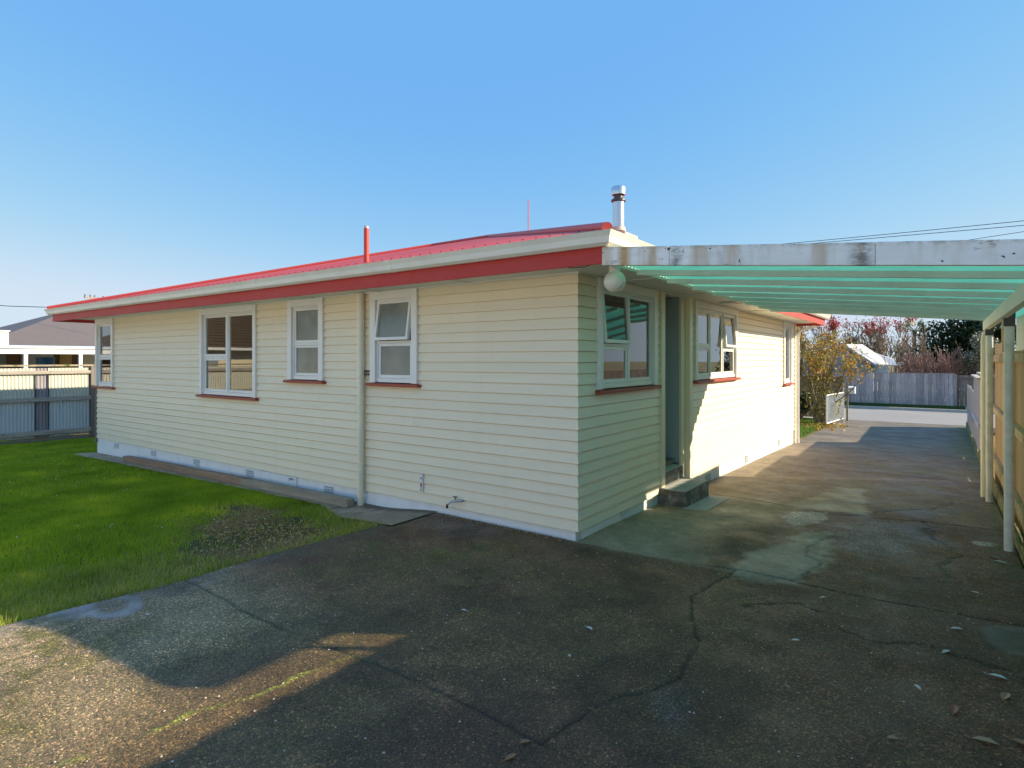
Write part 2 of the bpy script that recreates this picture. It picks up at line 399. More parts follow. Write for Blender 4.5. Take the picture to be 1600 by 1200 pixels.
def tone(X, Y):
    n1 = fbm(X, Y, .7, 5, 1); n2 = fbm(X, Y, 2.3, 4, 2); n3 = fbm(X, Y, 9, 3, 3)
    def L(c): return np.array(c)[None, None, :]
    near = L((.165, .084, .038)); col = near*np.ones(X.shape+(1,)); sm = np.zeros(X.shape)
    def mixin(col, m, c): return col*(1-m[..., None])+L(c)*m[..., None]
    # sunlight painted into left part as paler yellow, and pale rim along the lawn
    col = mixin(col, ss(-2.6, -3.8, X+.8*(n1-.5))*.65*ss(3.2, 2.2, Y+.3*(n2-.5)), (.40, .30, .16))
    col = mixin(col, ss(-4.75, -5.25, X+.5*(n2-.5))*.5, (.30, .25, .20))
    # apron of smoother cement beside the house, darker to the right
    ap = ss(5.17, 5.24, Y+.0*n2-.03*(X+3)); wx = ss(-1.0, -1.9, X+.9*(n1-.5)+.35*(n2-.5))
    col = mixin(col, ap*wx, (.33, .25, .15)); sm = np.maximum(sm, ap*wx*.85)
    dr = ss(8.2, 9.2, Y+.6*(n2-.5)); col = mixin(col, dr, (.22, .155, .085)); sm = np.maximum(sm, dr*.5)
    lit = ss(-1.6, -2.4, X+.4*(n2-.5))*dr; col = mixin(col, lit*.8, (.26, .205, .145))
    far = ss(14, 19, Y); col = mixin(col, far*.7, (.20, .165, .135))
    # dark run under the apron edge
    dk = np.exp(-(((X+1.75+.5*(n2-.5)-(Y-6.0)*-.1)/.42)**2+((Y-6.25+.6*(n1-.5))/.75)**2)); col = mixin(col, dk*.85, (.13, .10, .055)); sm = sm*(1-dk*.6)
    # cement patches
    def blob(cx, cy, rx, ry, ang=0, e=.18, nn=.45):
        c, s = math.cos(ang), math.sin(ang); U = (X-cx)*c+(Y-cy)*s; V = -(X-cx)*s+(Y-cy)*c
        r = (np.abs(U/rx)**2.6+np.abs(V/ry)**2.6)**(1/2.6)+nn*(n2-.5); return ss(1+e, 1-e, r)
    nf = fbm(X, Y, 4.5, 4, 41)-.5; nh = fbm(X, Y, 16, 3, 42)-.5
    def pmask(pts, soft, wob=.12):
        Xq = X+wob*1.6*nf; Yq = Y+wob*2.6*(fbm(X, Y, 3.5, 4, 44)-.5)
        ins = np.zeros(X.shape, bool); n = len(pts)
        for i in range(n):
            (ax, ay), (bx, by) = pts[i], pts[(i+1) % n]
            cnd = (ay > Yq) != (by > Yq); xi = (bx-ax)*(Yq-ay)/((by-ay) or 1e-9)+ax; ins ^= cnd & (Xq < xi)
        d = segd(Xq, Yq, list(pts)+[pts[0]]); sd = np.where(ins, d, -d)+.09*nh
        return ss(-soft, soft, sd)
    p = pmask([(-2.99, 5.2), (-2.99, 7.33), (-1.9, 7.7), (-1.93, 6.5), (-2.1, 5.3)], .22); col = mixin(col, p*.5, (.36, .29, .19)); sm = np.maximum(sm, p*.9)
    p = pmask([(-1.73, 5.36), (-1.85, 6.2), (-1.66, 7.21), (-1.27, 7.47), (-1.40, 6.27), (-1.46, 5.43), (-1.6, 5.1)], .12); col = mixin(col, p*.8, (.075, .062, .032)); sm = sm*(1-p*.7)
    p = pmask([(-1.37, 6.25), (-1.22, 7.05), (-0.95, 7.18), (-0.85, 5.94), (-1.02, 5.25), (-1.45, 5.15), (-1.50, 5.8)], .06)*(.65+.8*n3*n2*2).clip(0, 1); col = mixin(col, p*.9, (.40, .34, .25)); sm = np.maximum(sm, p*.9)
    p = pmask([(-1.62, 8.30), (-1.25, 10.2), (-0.97, 10.3), (-0.77, 8.4)], .05)*(.6+.8*n2).clip(0, 1); col = mixin(col, p*.85, (.40, .33, .22)); sm = np.maximum(sm, p*.9)
    p = pmask([(-1.58, 7.56), (-1.52, 8.01), (-1.15, 8.24), (-1.12, 7.54), (-1.37, 7.2)], .03, .10)*(.5+1.1*n3).clip(0, 1); col = mixin(col, p*.95, (.50, .41, .36)); sm = sm*(1-p*.7)
    p = pmask([(-0.98, 7.9), (-0.83, 8.3), (-0.32, 8.1), (-0.05, 7.45), (-0.3, 6.8), (-0.58, 6.5), (-0.9, 6.8)], .16, .2)*(.3+1.3*n3).clip(0, 1); col = mixin(col, p*.6, (.25, .215, .215)); sm = sm*(1-p*.8)
    p = blob(.33, 7.70, .10, .10, 0, .3); col = mixin(col, p, (.42, .40, .36))
    p = blob(.47, 5.1, .28, .25, .3, .1); col = mixin(col, p*.7, (.25, .25, .21)); sm = np.maximum(sm, p)
    p = blob(-.15, 9.3, .3, .3, 0, .4); col = mixin(col, p*.3, (.25, .24, .19))
    p = blob(-1.15, 3.0, .10, .2, .4, .6, 1.6); col = mixin(col, p*.4*(.3+1.2*n3), (.30, .26, .25))
    # paint slop by the lawn
    d = np.hypot((X+5.08)/.30, (Y-1.82)/.17)+.35*(n2-.5)
    p = ss(.5, .8, d)*ss(1.25, .95, d)*ss(-5.35, -5.1, X+.1); p = np.maximum(p, ss(1.3, .9, np.hypot((X+5.17)/.2, (Y-1.62)/.13)+.3*(n2-.5))*.8); col = mixin(col, p*.75, (.42, .39, .40)); sm = np.maximum(sm, p)
    # brown flat area next to the path
    p = blob(-4.35, 4.95, .6, .28, 0, .4); col = mixin(col, p*.4, (.17, .14, .12))
    # moss and algae
    mo = ss(.52, .68, fbm(X, Y, 1.6, 5, 7))*ss(.40, .60, n3); reg = np.maximum(np.exp(-(((X+3.9)/.9)**2+((Y-4.2)/.9)**2))*1.3, np.exp(-(((X+4.6)/1.0)**2+((Y-1.0)/.6)**2)))
    col = mixin(col, np.clip(mo*(reg*.8+.28), 0, .85), (.13, .115, .022))
    ol = ss(.42, .62, fbm(X, Y, .9, 5, 51)); col = mixin(col, ol*.45*ss(5.6, 4.6, Y), (.115, .09, .028))
    bk = ss(.50, .64, fbm(X, Y, 1.3, 5, 52))*ss(5.8, 5.0, Y); col *= (1-.35*bk)[..., None]
    g = ss(.0, .45, X+.3*(n2-.5))*ss(13, 16, Y)*ss(.35, .55, n2); col = mixin(col, g*.75, (.13, .16, .03))
    g = np.exp(-((Y-12.9-.3*(n1-.5))/.35)**2)*ss(-1.5, -.9, X)*ss(.4, .6, n3); col = mixin(col, g*.7, (.16, .18, .04))
    g = np.exp(-((Y-10.6-.5*(n1-.5))/.6)**2)*ss(-1.7, -1.0, X)*ss(.45, .65, n2); col = mixin(col, g*.5, (.17, .16, .04))
    g = ss(.25, .5, X+.15*(n2-.5))*ss(5.5, 7, Y)*.6*ss(.35, .6, n3); col = mixin(col, g, (.11, .12, .04))
    dark_mottle = ss(.45, .7, n1)*ss(-2.6, -1.2, X); col *= (1-.38*dark_mottle*ss(5.6, 4.4, Y))[..., None]  # mottled darker patches towards the near right
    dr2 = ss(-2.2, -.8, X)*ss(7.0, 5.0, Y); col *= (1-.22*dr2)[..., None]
    col *= (.62+.76*n2)[..., None]
    return col, sm
driveway = MB().box(-3.3, .58, .2, 24.4, -.52, -.50).build('driveway', M['conc']); driveway['kind'] = 'structure'
def region(X, Y):
    j = .04*(fbm(X, Y, 5, 2, 9)-.5)
    yj = np.interp(X, [-5.3, -3, -1.56, -.6, .7], [2.44, 2.43, 2.38, 2.30, 2.26]); ya = np.interp(X, [-3, -2, -1.33, -.5, .7], [5.19, 5.25, 5.36, 5.3, 5.4])
    ym = np.interp(X, [-3.1, -2.22, -1.1, -.2, .7], [8.42, 8.4, 8.15, 8.42, 8.5]); xc = np.interp(Y, [p[1] for p in LINES['crack']], [p[0] for p in LINES['crack']])
    r = np.where(Y+j < yj, np.where(X < -1.58, 0, 1), np.where(Y+j < ya, np.where(X+j < xc, 2, 3), np.where(Y+j < ym, 4, np.where(Y < 12, 5, np.where(Y < 15.65, 6, np.where(Y < 19.4, 7, 8))))))
    return r
def left_edge(Y):  # lawn side / house side boundary
    e = np.interp(Y, [0, 1.26, 2.42, 3.2, 4.39, 4.46], [-5.6, -5.39, -5.15, -5.2, -5.07, -5.05])
    return e
for (x0, x1, y0, y1, st) in ((-5.6, .58, -.4, 6.0, .016), (-3.2, .58, 6.0, 12.0, .024), (-3.25, .58, 12.0, 24.48, .06)):
    X, Y = drive_grid(x0, x1, y0, y1, st)
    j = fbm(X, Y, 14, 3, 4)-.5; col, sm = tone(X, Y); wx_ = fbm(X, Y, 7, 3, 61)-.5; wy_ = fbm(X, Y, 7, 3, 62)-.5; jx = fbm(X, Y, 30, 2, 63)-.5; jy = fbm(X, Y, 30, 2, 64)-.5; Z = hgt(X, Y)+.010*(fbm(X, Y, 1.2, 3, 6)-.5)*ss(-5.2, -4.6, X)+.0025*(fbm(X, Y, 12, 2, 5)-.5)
    for k, ln in LINES.items():
        q = {'crack': .07, 'joint': .022}.get(k, .03); d = segd(X+wx_*q+jx*q*.25, Y+wy_*q+jy*q*.25, ln); w = {'crack': .008, 'joint': .009}.get(k, .008)
        w = w*(.7+.9*fbm(X, Y, 2.2, 2, 15))
        if k in ('joint_r',): w = .004
        w = np.maximum(w, st*.55) if k != 'joint_r' else w
        f = np.exp(-(d/w)**2); Z -= f*(.012 if k == 'crack' else .010); col *= (1-({'crack': .55, 'joint': .65}.get(k, .4))*f)[..., None]; rb = f*(k == 'crack')*.3; col = col*(1-rb[..., None])+np.array((.07, .03, .015))*rb[..., None]
        if k in ('joint', 'crack'):
            hl = np.exp(-((d-.05)/.05)**2)*(.5+j); col *= (1+.25*np.clip(hl, 0, 1))[..., None]
        if k == 'joint':
            g = np.exp(-(d/.02)**2)*ss(.5, .6, fbm(X, Y, 6, 3, 12))*ss(-2.5, -2.8, X)*ss(-4.9, -4.6, X)*.25; col = col*(1-g[..., None])+np.array((.14, .15, .03))*g[..., None]
    for ln in MINOR:
        d = segd(X+wx_*.16+jx*.03, Y+wy_*.16+jy*.03, ln); f = np.exp(-(d/max(.007, st*.5))**2); Z -= f*.010; col *= (1-.3*f)[..., None]
    d = segd(X+wx_*.09+jx*.04, Y+wy_*.09+jy*.04, MOSSLINE); g = np.clip(np.exp(-(d/.013)**2)*1.1, 0, .75)*ss(.30, .48, fbm(X, Y, 4, 3, 13)); Z += g*.006
    col = col*(1-g[..., None])+np.array((.24, .25, .04))*g[..., None]
    xc = (X[:-1, :-1]+X[1:, 1:])/2; yc = (Y[:-1, :-1]+Y[1:, 1:])/2; reg = region(xc, yc)
    ok = (xc > left_edge(yc)+.05*(fbm(xc, yc, 3, 3, 8)-.5)) & ((yc < 5.22) | (xc > -2.985))
    ok &= ~((xc < -4.93) & (yc > 4.50))
    ok &= ~((yc > 16.2) & (xc < -3.03-.06*(fbm(xc, yc, 2, 2, 3))))
    for r in np.unique(reg):
        mk = ok & (reg == r)
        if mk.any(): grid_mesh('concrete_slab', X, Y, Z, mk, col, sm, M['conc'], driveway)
# soil and earth base
def soil_mat():
    t = NT('soil_and_thatch'); n = t.noise(1.2, 5, .6); base = t.ramp(n, (.4, (.085, .10, .022)), (.65, (.30, .18, .065)))
    base = t.mix(1., base, t.ramp(t.noise(40, 5, .7), (.3, .5), (.75, 1.6)), 'MULTIPLY'); t.col(base); t.rough(.95); t.bump(t.noise(45, 5, .7), 1., .03); return t.m
M['soil'] = soil_mat()
X, Y = drive_grid(-24, -2.98, -8, 5.3, .10); Z = hgt(X, Y)-.03+.012*fbm(X, Y, 3, 3, 1)
Z = np.where(X > -5.0, np.minimum(Z, -.12), Z); Z = np.where(Y < -.4, -.3, Z); xm = (X[:-1, :-1]+X[1:, 1:])/2
lawn = grid_mesh('lawn', X, Y, Z, xm > -99, None, None, M['soil']); lawn['kind'] = 'structure'
X, Y = drive_grid(-12, -3.0, 16.0, 24.2, .2); Z = hgt(X, Y)-.015
fl = grid_mesh('front_lawn', X, Y, Z, np.ones((X.shape[0]-1, X.shape[1]-1), bool), None, None, M['soil']); fl['kind'] = 'structure'
g = MB().poly([(-400, -300, -.56), (400, -300, -.56), (400, 500, -.56), (-400, 500, -.56)]).build('ground', M['soil']); g['kind'] = 'structure'
def asphalt():
    t = NT('street_chip_seal'); base = t.ramp(t.noise(1.5, 6, .65, t.coord((.3, 2, 1))), (.3, (.24, .22, .215)), (.7, (.33, .30, .29)))
    t.col(t.mix(1., base, t.ramp(t.noise(90, 3, .7), (.3, .75), (.7, 1.3)), 'MULTIPLY')); t.rough(.8); return t.m
M['street'] = asphalt()
MB().box(-70, 70, 24.5, 30.4, -.5, -.352).build('street', M['street'], kind='structure')
MB().box(-70, 70, 30.4, 30.55, -.5, -.24).build('kerb', M['step'], kind='structure')
MB().box(-70, 70, 30.55, 45, -.5, -.25).build('verge', M['soil'], kind='structure')
MB().box(-70, -3.4, 24.22, 24.5, -.5, -.33).box(.62, 70, 24.22, 24.5, -.5, -.33).build('kerb', M['step'], kind='structure')

MB().box(-24, .5, -16, -.42, -.3, -.012).build('bounce_yard', M['yard'], kind='structure')  # unseen pale slab added behind the camera, bounces sun onto the back wall
# path strip beside the back wall
def pedge(x): return np.interp(x, [-16, -6.7, -6.0, -5.0], [4.84, 4.88, 4.62, 4.5])
pt = []
X, Y = drive_grid(-15.6, -4.86, 4.47, 5.26, .03)
Z = hgt(X, Y)+.012; n2 = fbm(X, Y, 2.3, 4, 22); col = np.array((.46, .34, .24))[None, None]*(.6+.8*n2)[..., None]
j = fbm(X, Y, 9, 3, 4)-.5
for xx in (-6.35, -8.2, -10.6, -13.1):
    f = np.exp(-(np.abs(X-xx+.03*j)/.022)**2); Z -= f*.012; col *= (1-.5*f)[..., None]
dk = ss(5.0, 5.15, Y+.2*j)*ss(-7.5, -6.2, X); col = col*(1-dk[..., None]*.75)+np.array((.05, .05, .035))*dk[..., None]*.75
dk = ss(.5, .62, n2); col = col*(1-dk[..., None]*.45)+np.array((.07, .08, .04))*dk[..., None]*.45
xc = (X[:-1, :-1]+X[1:, 1:])/2; yc = (Y[:-1, :-1]+Y[1:, 1:])/2
path = grid_mesh('path', X, Y, Z, (yc > pedge(xc)+.05*(fbm(xc, yc, 3, 3, 2)-.5)*(xc < -5.5)) & (xc > -15.5+.5*(yc-4.8)) & (xc < -4.92), col, np.full(X.shape, .8), M['conc']); path['kind'] = 'structure'

# grass blades
def lawn_cols(): return [(.25, .40, .012), (.32, .49, .016), (.39, .54, .022), (.28, .44, .013), (.50, .54, .06)]
M['grass'] = leaf_mat('lawn_grass', lawn_cols(), .55, .42, True)
M['drygrass'] = leaf_mat('dry_lawn_grass', [(.34, .40, .04), (.42, .42, .08), (.26, .36, .04), (.52, .44, .20)], .6, .3, True)
M['verge'] = leaf_mat('verge_grass', [(.05, .12, .02), (.08, .15, .03)], .6, .3)
def blades(name, px, py, pz, hh, ww, m, kind='stuff', lean=.6):
    n = len(px); a = rng.rand(n)*2*math.pi; la = rng.rand(n)*2*math.pi; ln = hh*lean*rng.rand(n)
    dx = np.cos(a)*ww/2; dy = np.sin(a)*ww/2
    v = np.zeros((n, 3, 3)); v[:, 0] = np.stack([px-dx, py-dy, pz], -1); v[:, 1] = np.stack([px+dx, py+dy, pz], -1)
    v[:, 2] = np.stack([px+np.cos(la)*ln, py+np.sin(la)*ln, pz+hh], -1)
    me = bpy.data.meshes.new(name); me.vertices.add(n*3); me.vertices.foreach_set('co', v.ravel())
    me.loops.add(n*3); me.loops.foreach_set('vertex_index', np.arange(n*3)); me.polygons.add(n); me.polygons.foreach_set('loop_start', np.arange(0, n*3, 3))
    me.update(); me.materials.append(m); o = bpy.data.objects.new(name, me); C.objects.link(o); o['kind'] = kind; return o
def sprinkle(n, x0, x1, y0, y1, f):
    x = x0+rng.rand(n)*(x1-x0); y = y0+rng.rand(n)*(y1-y0); k = rng.rand(n) < f(x, y); return x[k], y[k]
def dens(x, y):   # lush lawn; sparse brown earth near the path corner and along the concrete
    dirt = np.exp(-(((x+6.35)/1.05)**2+((y-3.75)/.55)**2))*1.35+np.exp(-(((x+7.3)/.8)**2+((y-4.25)/.25)**2))*.8+np.exp(-(((x+5.9)/.6)**2+((y-3.2)/.7)**2))*1.0
    strip = ss(-7.0, -5.6, x)*.15
    d = 1-np.clip((dirt+strip)*(.45+1.1*fbm(x, y, 3.2, 3, 31)), 0, .97)
    return d*(x < left_edge(y)+.02)*(y < pedge(x)+.03)
x, y = sprinkle(150000, -11, -5.0, .6, 4.95, lambda x, y: dens(x, y)*np.clip(1.25-(-5-x)*.09, .3, 1)*(ss(-5.2, -6.4, x+1.2*(fbm(x, y, 1.5, 3, 30)-.5))*.95+.05))
t1 = tag(blades('lawn_grass', x, y, hgt(x, y)-.02, .028+.035*rng.rand(len(x)), .007, M['grass']), 'dense dark green lawn grass behind the house', 'grass')
x, y = sprinkle(130000, -21, -8, .6, 4.95, lambda x, y: dens(x, y)*1.0)
t2 = tag(blades('lawn_grass', x, y, hgt(x, y)-.02, .03+.03*rng.rand(len(x)), .014, M['grass']), 'far part of the green lawn near the corrugated fence', 'grass')
x, y = sprinkle(46000, -19.2, -15.45, 4.9, 9, lambda x, y: x*0+1.)
tag(blades('lawn_grass', x, y, hgt(x, y)-.04, .03+.03*rng.rand(len(x)), .016, M['grass']), 'patch of lawn round the far left corner of the house', 'grass')
x, y = sprinkle(100000, -8, -5.0, .6, 4.95, lambda x, y: dens(x, y)*ss(-6.9, -5.6, x+1.2*(fbm(x, y, 1.5, 3, 30)-.5))*.8)
tag(blades('rough_grass', x, y, hgt(x, y)-.02, .025+.05*rng.rand(len(x))**2+.01, .007, M['drygrass'], lean=.9), 'rough yellow green grass fringe beside the concrete', 'grass')
x, y = sprinkle(40000, -8.5, -3.02, 16.2, 24.2, lambda x, y: (x < -3.08-.08*vn(x*3, y*3))*1.)
M['litgrass'] = leaf_mat('sunlit_grass', [(.10, .20, .02), (.14, .26, .025), (.08, .18, .02)], .5, .35)
tag(blades('front_grass', x, y, hgt(x, y)-.02, .05+.04*rng.rand(len(x)), .018, M['litgrass']), 'bright grass strip past the far corner of the house', 'grass')
x, y = sprinkle(30000, -14, 6, 30.6, 31.9, lambda x, y: x*0+1.)
tag(blades('verge_grass', x, y, x*0-.26, .07+.05*rng.rand(len(x)), .03, M['verge']), 'mown grass verge across the street', 'grass')
# bare earth clods
m = MB()
for i in range(2600):
    x = random.gauss(-6.35, .85); y = random.gauss(3.75, .5)
    if y > 4.45 or x > float(left_edge(y))-.02: continue
    s = random.uniform(.004, .020); z = float(hgt(x, y))-.016; a = random.uniform(0, 3.14)
    p = [(x+s*math.cos(a+k*2.1)*random.uniform(.7, 1.3), y+s*math.sin(a+k*2.1)*random.uniform(.7, 1.3), z-.004) for k in range(3)]
    n = len(m.v); m.v += p+[(x, y, z+s*random.uniform(.4, .9))]; m.f += [(n, n+1, n+3), (n+1, n+2, n+3), (n+2, n, n+3)]
M['clod'] = leaf_mat('earth_clods', [(.22, .12, .045), (.34, .20, .08), (.58, .40, .21), (.15, .09, .035)], .9, 0)
tag(m.build('earth_clods', M['clod'], kind='stuff', recalc=False), 'bare dark earth and crumbs where the lawn meets the path', 'earth')
m = MB()
for i in range(1500):   # debris line along wall foot
    x = random.uniform(-6.9, -3.1); y = 5.20-abs(random.gauss(0, .035)); s = random.uniform(.003, .011); z = float(hgt(x, y))+.008; a = random.uniform(0, 3.14)
    p = [(x+s*math.cos(a+k*2.1), y+s*math.sin(a+k*2.1), z-.004) for k in range(3)]
    n = len(m.v); m.v += p+[(x, y, z+s*.9)]; m.f += [(n, n+1, n+3), (n+1, n+2, n+3), (n+2, n, n+3)]
tag(m.build('gravel_debris', M['clod'], kind='stuff', recalc=False), 'dark crumbs and grit gathered at the foot of the back wall', 'debris')
# daisies / fallen petals in the lawn
M['petal'] = paint('white_petal', (.8, .8, .76), .7, .05)
x, y = sprinkle(46, -16, -6.5, 1.2, 4.3, lambda x, y: x*0+1.)
m = MB()
for a, b in zip(x, y): m.lathe((a, b, float(hgt(a, b))+.03), [(.001, .003), (.007, .004), (.009, 0)], 6)
tag(m.build('lawn_daisies', M['petal'], kind='stuff'), 'tiny white daisies scattered in the green lawn', 'flowers')

# ================================================================ HOUSE
XW, YW = -3.0, 5.24; XL, YF = -15.23, 15.95; ZB, ZS = .10, 2.72; ROWS = 23; E = (ZS-ZB)/ROWS
house = thing('house', 'single storey cream weatherboard house with red roof and white windows', 'house', (-9.1, 10.6, -.15))
MA = lambda s, o, z: (s, YW-o, z)
MBm = lambda s, o, z: (XW+o, s, z)
# openings: s0, s1, z0 (underside of sill) ; all reach the soffit
OPA = [(-15.2, -14.27, 1.20), (-10.57, -8.79, 1.18), (-7.93, -7.08, 1.49), (-6.08, -5.22, 1.49)]
OPB = [(5.62, 7.19, 1.47), (8.64, 10.83, 1.48), (14.62, 15.50, 1.23)]
DOOR = (7.36, 8.45)
OB, OT = .031, .013
def board_piece(m, Mp, s0, s1, za, zb, E0, mit0=0, mit1=0):
    t = (zb-za)/E0; ot = OB+(OT-OB)*t
    def S(s, e, o): return s+e*o
    ob = OB
    SLOT = .007
    if t > .5:
        q = [Mp(S(s0, -mit0, .002), .002, zb-SLOT), Mp(S(s1, mit1, .002), .002, zb-SLOT), Mp(S(s1, mit1, .002), .002, zb), Mp(S(s0, -mit0, .002), .002, zb)]
        m.hexa([Mp(s0, 0, zb-SLOT), Mp(s1, 0, zb-SLOT), Mp(s1, 0, zb), Mp(s0, 0, zb)]+q); zb -= SLOT
    p = [Mp(S(s0, -mit0, ob), ob, za), Mp(S(s1, mit1, ob), ob, za), Mp(S(s1, mit1, ot), ot, zb), Mp(S(s0, -mit0, ot), ot, zb)]
    q = [Mp(s0, 0, za), Mp(s1, 0, za), Mp(s1, 0, zb), Mp(s0, 0, zb)]
    m.hexa(q+p)
def boards(Mp, s0, s1, ops, mit0, mit1):
    for r in range(ROWS):
        za = ZB+r*E; zb = za+E
        cuts = [(a, b) for a, b, z in ops if z <= za+.004]; part = [(a, b, z) for a, b, z in ops if za+.004 < z < zb]
        edges = [s0]
        for a, b in sorted(cuts): edges += [a, b]
        edges.append(s1)
        for i in range(0, len(edges), 2):
            a, b = edges[i], edges[i+1]
            if b-a < .012: continue
            m = MB(); inner = [p for p in part if p[0] >= a-.01 and p[1] <= b+.01]; cur = a; pcs = []
            for p in sorted(inner): pcs += [(cur, p[0], zb), (p[0], p[1], p[2])]; cur = p[1]
            pcs.append((cur, b, zb))
            if not inner and b-a > 4 and random.random() < .75:
                jn = random.uniform(a+1.2, b-1.2); m2 = MB(); board_piece(m2, Mp, a, jn-.0008, za, zb, E, mit0 if a == s0 else 0, 0); m2.build('weatherboard', M['board'], house)
                pcs = [(jn+.0008, b, zb)]
            for (c, d, zt) in pcs:
                if d-c < .003: continue
                board_piece(m, Mp, c, d, za, zt, E, mit0 if c == s0 else 0, mit1 if d == s1 else 0)
            m.build('weatherboard', M['board'], house)
boards(MA, XL, XW, OPA, 0, 1)
boards(MBm, YW, DOOR[0]-.02, OPB[:1], 1, 0)
boards(MBm, DOOR[1]+.06, YF, OPB[1:], 0, 0)
# plinth
MB().box(XL, XW-.02, YW+.0, YW+.12, -.45, ZB+.02).build('foundation_wall', M['plinth'], house)
MB().box(XW-.12, XW+.0, YW+.121, DOOR[0], -.3, ZB+.02).build('foundation_wall', M['plinth'], house)
MB().box(XW-.12, XW+.0, DOOR[1]+.01, YF, -.45, ZB+.02).build('foundation_wall', M['plinth'], house)
MB().box(XL+.05, XL+.12, YW+.13, YF, -.4, ZS).box(XL+.13, XW-.05, YF-.1, YF-.02, -.4, ZS).build('side_wall', M['cream'], house)
# vents
def vent(Mp, s, z, w=.19, h=.12):
    v = MB().box(s-w/2, s+w/2, .0, .006, z-h/2, z+h/2, Mp).build('foundation_vent', M['ventdark'], house)
    m = MB()
    for i in range(6): m.box(s-w/2+i*w/5-.004, s-w/2+i*w/5+.004, .006, .014, z-h/2, z+h/2, Mp)
    for i in range(4): m.box(s-w/2-.004, s+w/2+.004, .0065, .0135, z-h/2+i*h/3-.004, z-h/2+i*h/3+.004, Mp)
    m.build('grille', M['plinth'], v)
for s in (-14.2, -12.46, -10.77, -9.03, -7.01): vent(MA, s, .0, .19, .10)
for s in (9.35, 11.6, 14.33): vent(MBm, s, -.03, .2, .13)
vent(MBm, 6.35, .045, .17, .05)
MB().box(-8.75, -7.75, .002, .022, -.13, .085, MA).build('access_panel', M['plinth'], house, bevel=.003)
MB().tube([MA(-7.86, .024, .06), MA(-7.86, .05, .06), MA(-7.88, .05, .03)], .006, 6).tube([MA(-7.94, .024, .055), MA(-7.80, .028, .045)], .004, 6).build('latch', M['darkmetal'], house)
# corner and door trim
MB().box(DOOR[0]-.02, DOOR[0]+.10, -.0, .052, -.03, ZS, MBm).build('corner_board', M['cream'], house, bevel=.003)
MB().box(DOOR[1]-.06, DOOR[1]+.06, -.02, .052, -.02, ZS, MBm).build('corner_board', M['cream'], house, bevel=.003)
MB().box(YF-.05, YF+.03, -.01, .05, -.24, ZS, MBm).build('corner_board', M['cream'], house, bevel=.003)
MB().box(XL-.01, XL+.03, .0, .045, .0, 1.2, MA).build('corner_board', M['postg'], house)
# porch recess
MB().box(-4.2, XW-.0, DOOR[0]+.02, DOOR[0]+.06, -.1, ZS).build('porch_wall', M['door'], house)
MB().box(-4.2, XW-.065, DOOR[1]-.2, DOOR[1]-.13, .36, ZS).box(-4.2, XW-.065, DOOR[1]-.13, DOOR[1]-.05, -.2, ZS).build('porch_wall', M['door'], house)
MB().box(XW-.062, XW-.02, DOOR[1]-.205, DOOR[1]-.06, .0, ZS).build('door_jamb', M['cream'], house, bevel=.003)
MB().box(-4.25, -4.2, DOOR[0]+.02, DOOR[1]-.05, .3, ZS).build('porch_wall', M['cream'], house)
d = MB().box(-4.195, -4.15, DOOR[0]+.1, DOOR[1]-.25, .38, 2.38).build('back_door', M['door'], house, bevel=.004)
MB().tube([(-4.148, 7.55, 1.35), (-4.10, 7.55, 1.35), (-4.10, 7.66, 1.35)], .009, 8).build('handle', M['steel'], d)
# steps
st = MB().box(-3.35, -2.62, 7.32, 8.20, -.08, .155).build('steps', M['stepface'], house, 'worn concrete step block with dark painted risers')
MB().box(-3.34, -2.63, 7.33, 8.19, .1552, .172).build('tread', M['step'], st, bevel=.004)
MB().box(-3.6, -2.985, 7.42, 8.24, .173, .33).build('riser_block', M['stepface'], st)
MB().box(-3.6, -2.99, 7.43, 8.2, .3302, .345).build('tread', M['step'], st, bevel=.004)
MB().box(-4.2, -3.12, DOOR[0]+.07, DOOR[1]-.14, .1, .42).build('porch_floor', M['stepface'], house)
MB().hexa([(-2.64, 7.25, -.1), (-2.36, 7.3, -.1), (-2.36, 8.3, -.15), (-2.64, 8.25, -.15), (-2.64, 7.25, -.024), (-2.36, 7.3, -.026), (-2.36, 8.3, -.048), (-2.64, 8.25, -.047)]).build('landing_slab', M['step'], house)
# soffit, fascia, gutter
FX0, FX1, FY0, FY1 = -15.68, -2.34, 4.55, 16.15
MB().box(FX0+.02, FX1-.02, FY0+.02, YW-.0, ZS, ZS+.02).box(XW, FX1-.02, YW, FY1-.02, ZS, ZS+.02).box(FX0+.02, XL+.1, YW, FY1-.02, ZS, ZS+.02).box(XL+.1, XW, YF-.03, FY1-.02, ZS, ZS+.02)\
  .box(-4.25, XW, DOOR[0], DOOR[1], ZS, ZS+.02).build('soffit', M['soffit'], house)
m = MB()
for xx in (-4.4, -5.9, -7.3, -8.9, -10.4, -11.9, -13.5): m.box(xx-.02, xx+.02, FY0+.021, YW-.031, ZS-.012, ZS-.0005)
for yy in (6.1, 7.9, 9.6, 11.3, 13.0, 14.7): m.box(XW+.031, FX1-.021, yy-.02, yy+.02, ZS-.012, ZS-.0005)
m.box(XL, XW+.03, YW-.045, YW-.031, ZS-.018, ZS-.0005).box(XW+.031, XW+.045, YW-.045, YF, ZS-.018, ZS-.0005)
m.box(FX1-.03, FX1-.0205, FY0+.021, FY1-.021, 2.657, ZS-.0008)
m.build('soffit_batten', M['soffit'], house)
MB().box(FX0, FX1, FY0, FY0+.02, 2.655, 2.815).build('fascia_board', M['fascia'], house, bevel=.003)
MB().box(FX1-.02, FX1, FY0+.0205, 10.7, 2.655, 2.815).build('fascia_board', M['soffit'], house, 'pale fascia board behind the carport rafters', bevel=.003)
MB().box(FX1-.02, FX1, 10.7005, FY1, 2.655, 2.815).build('fascia_board', M['fascia'], house, bevel=.003)
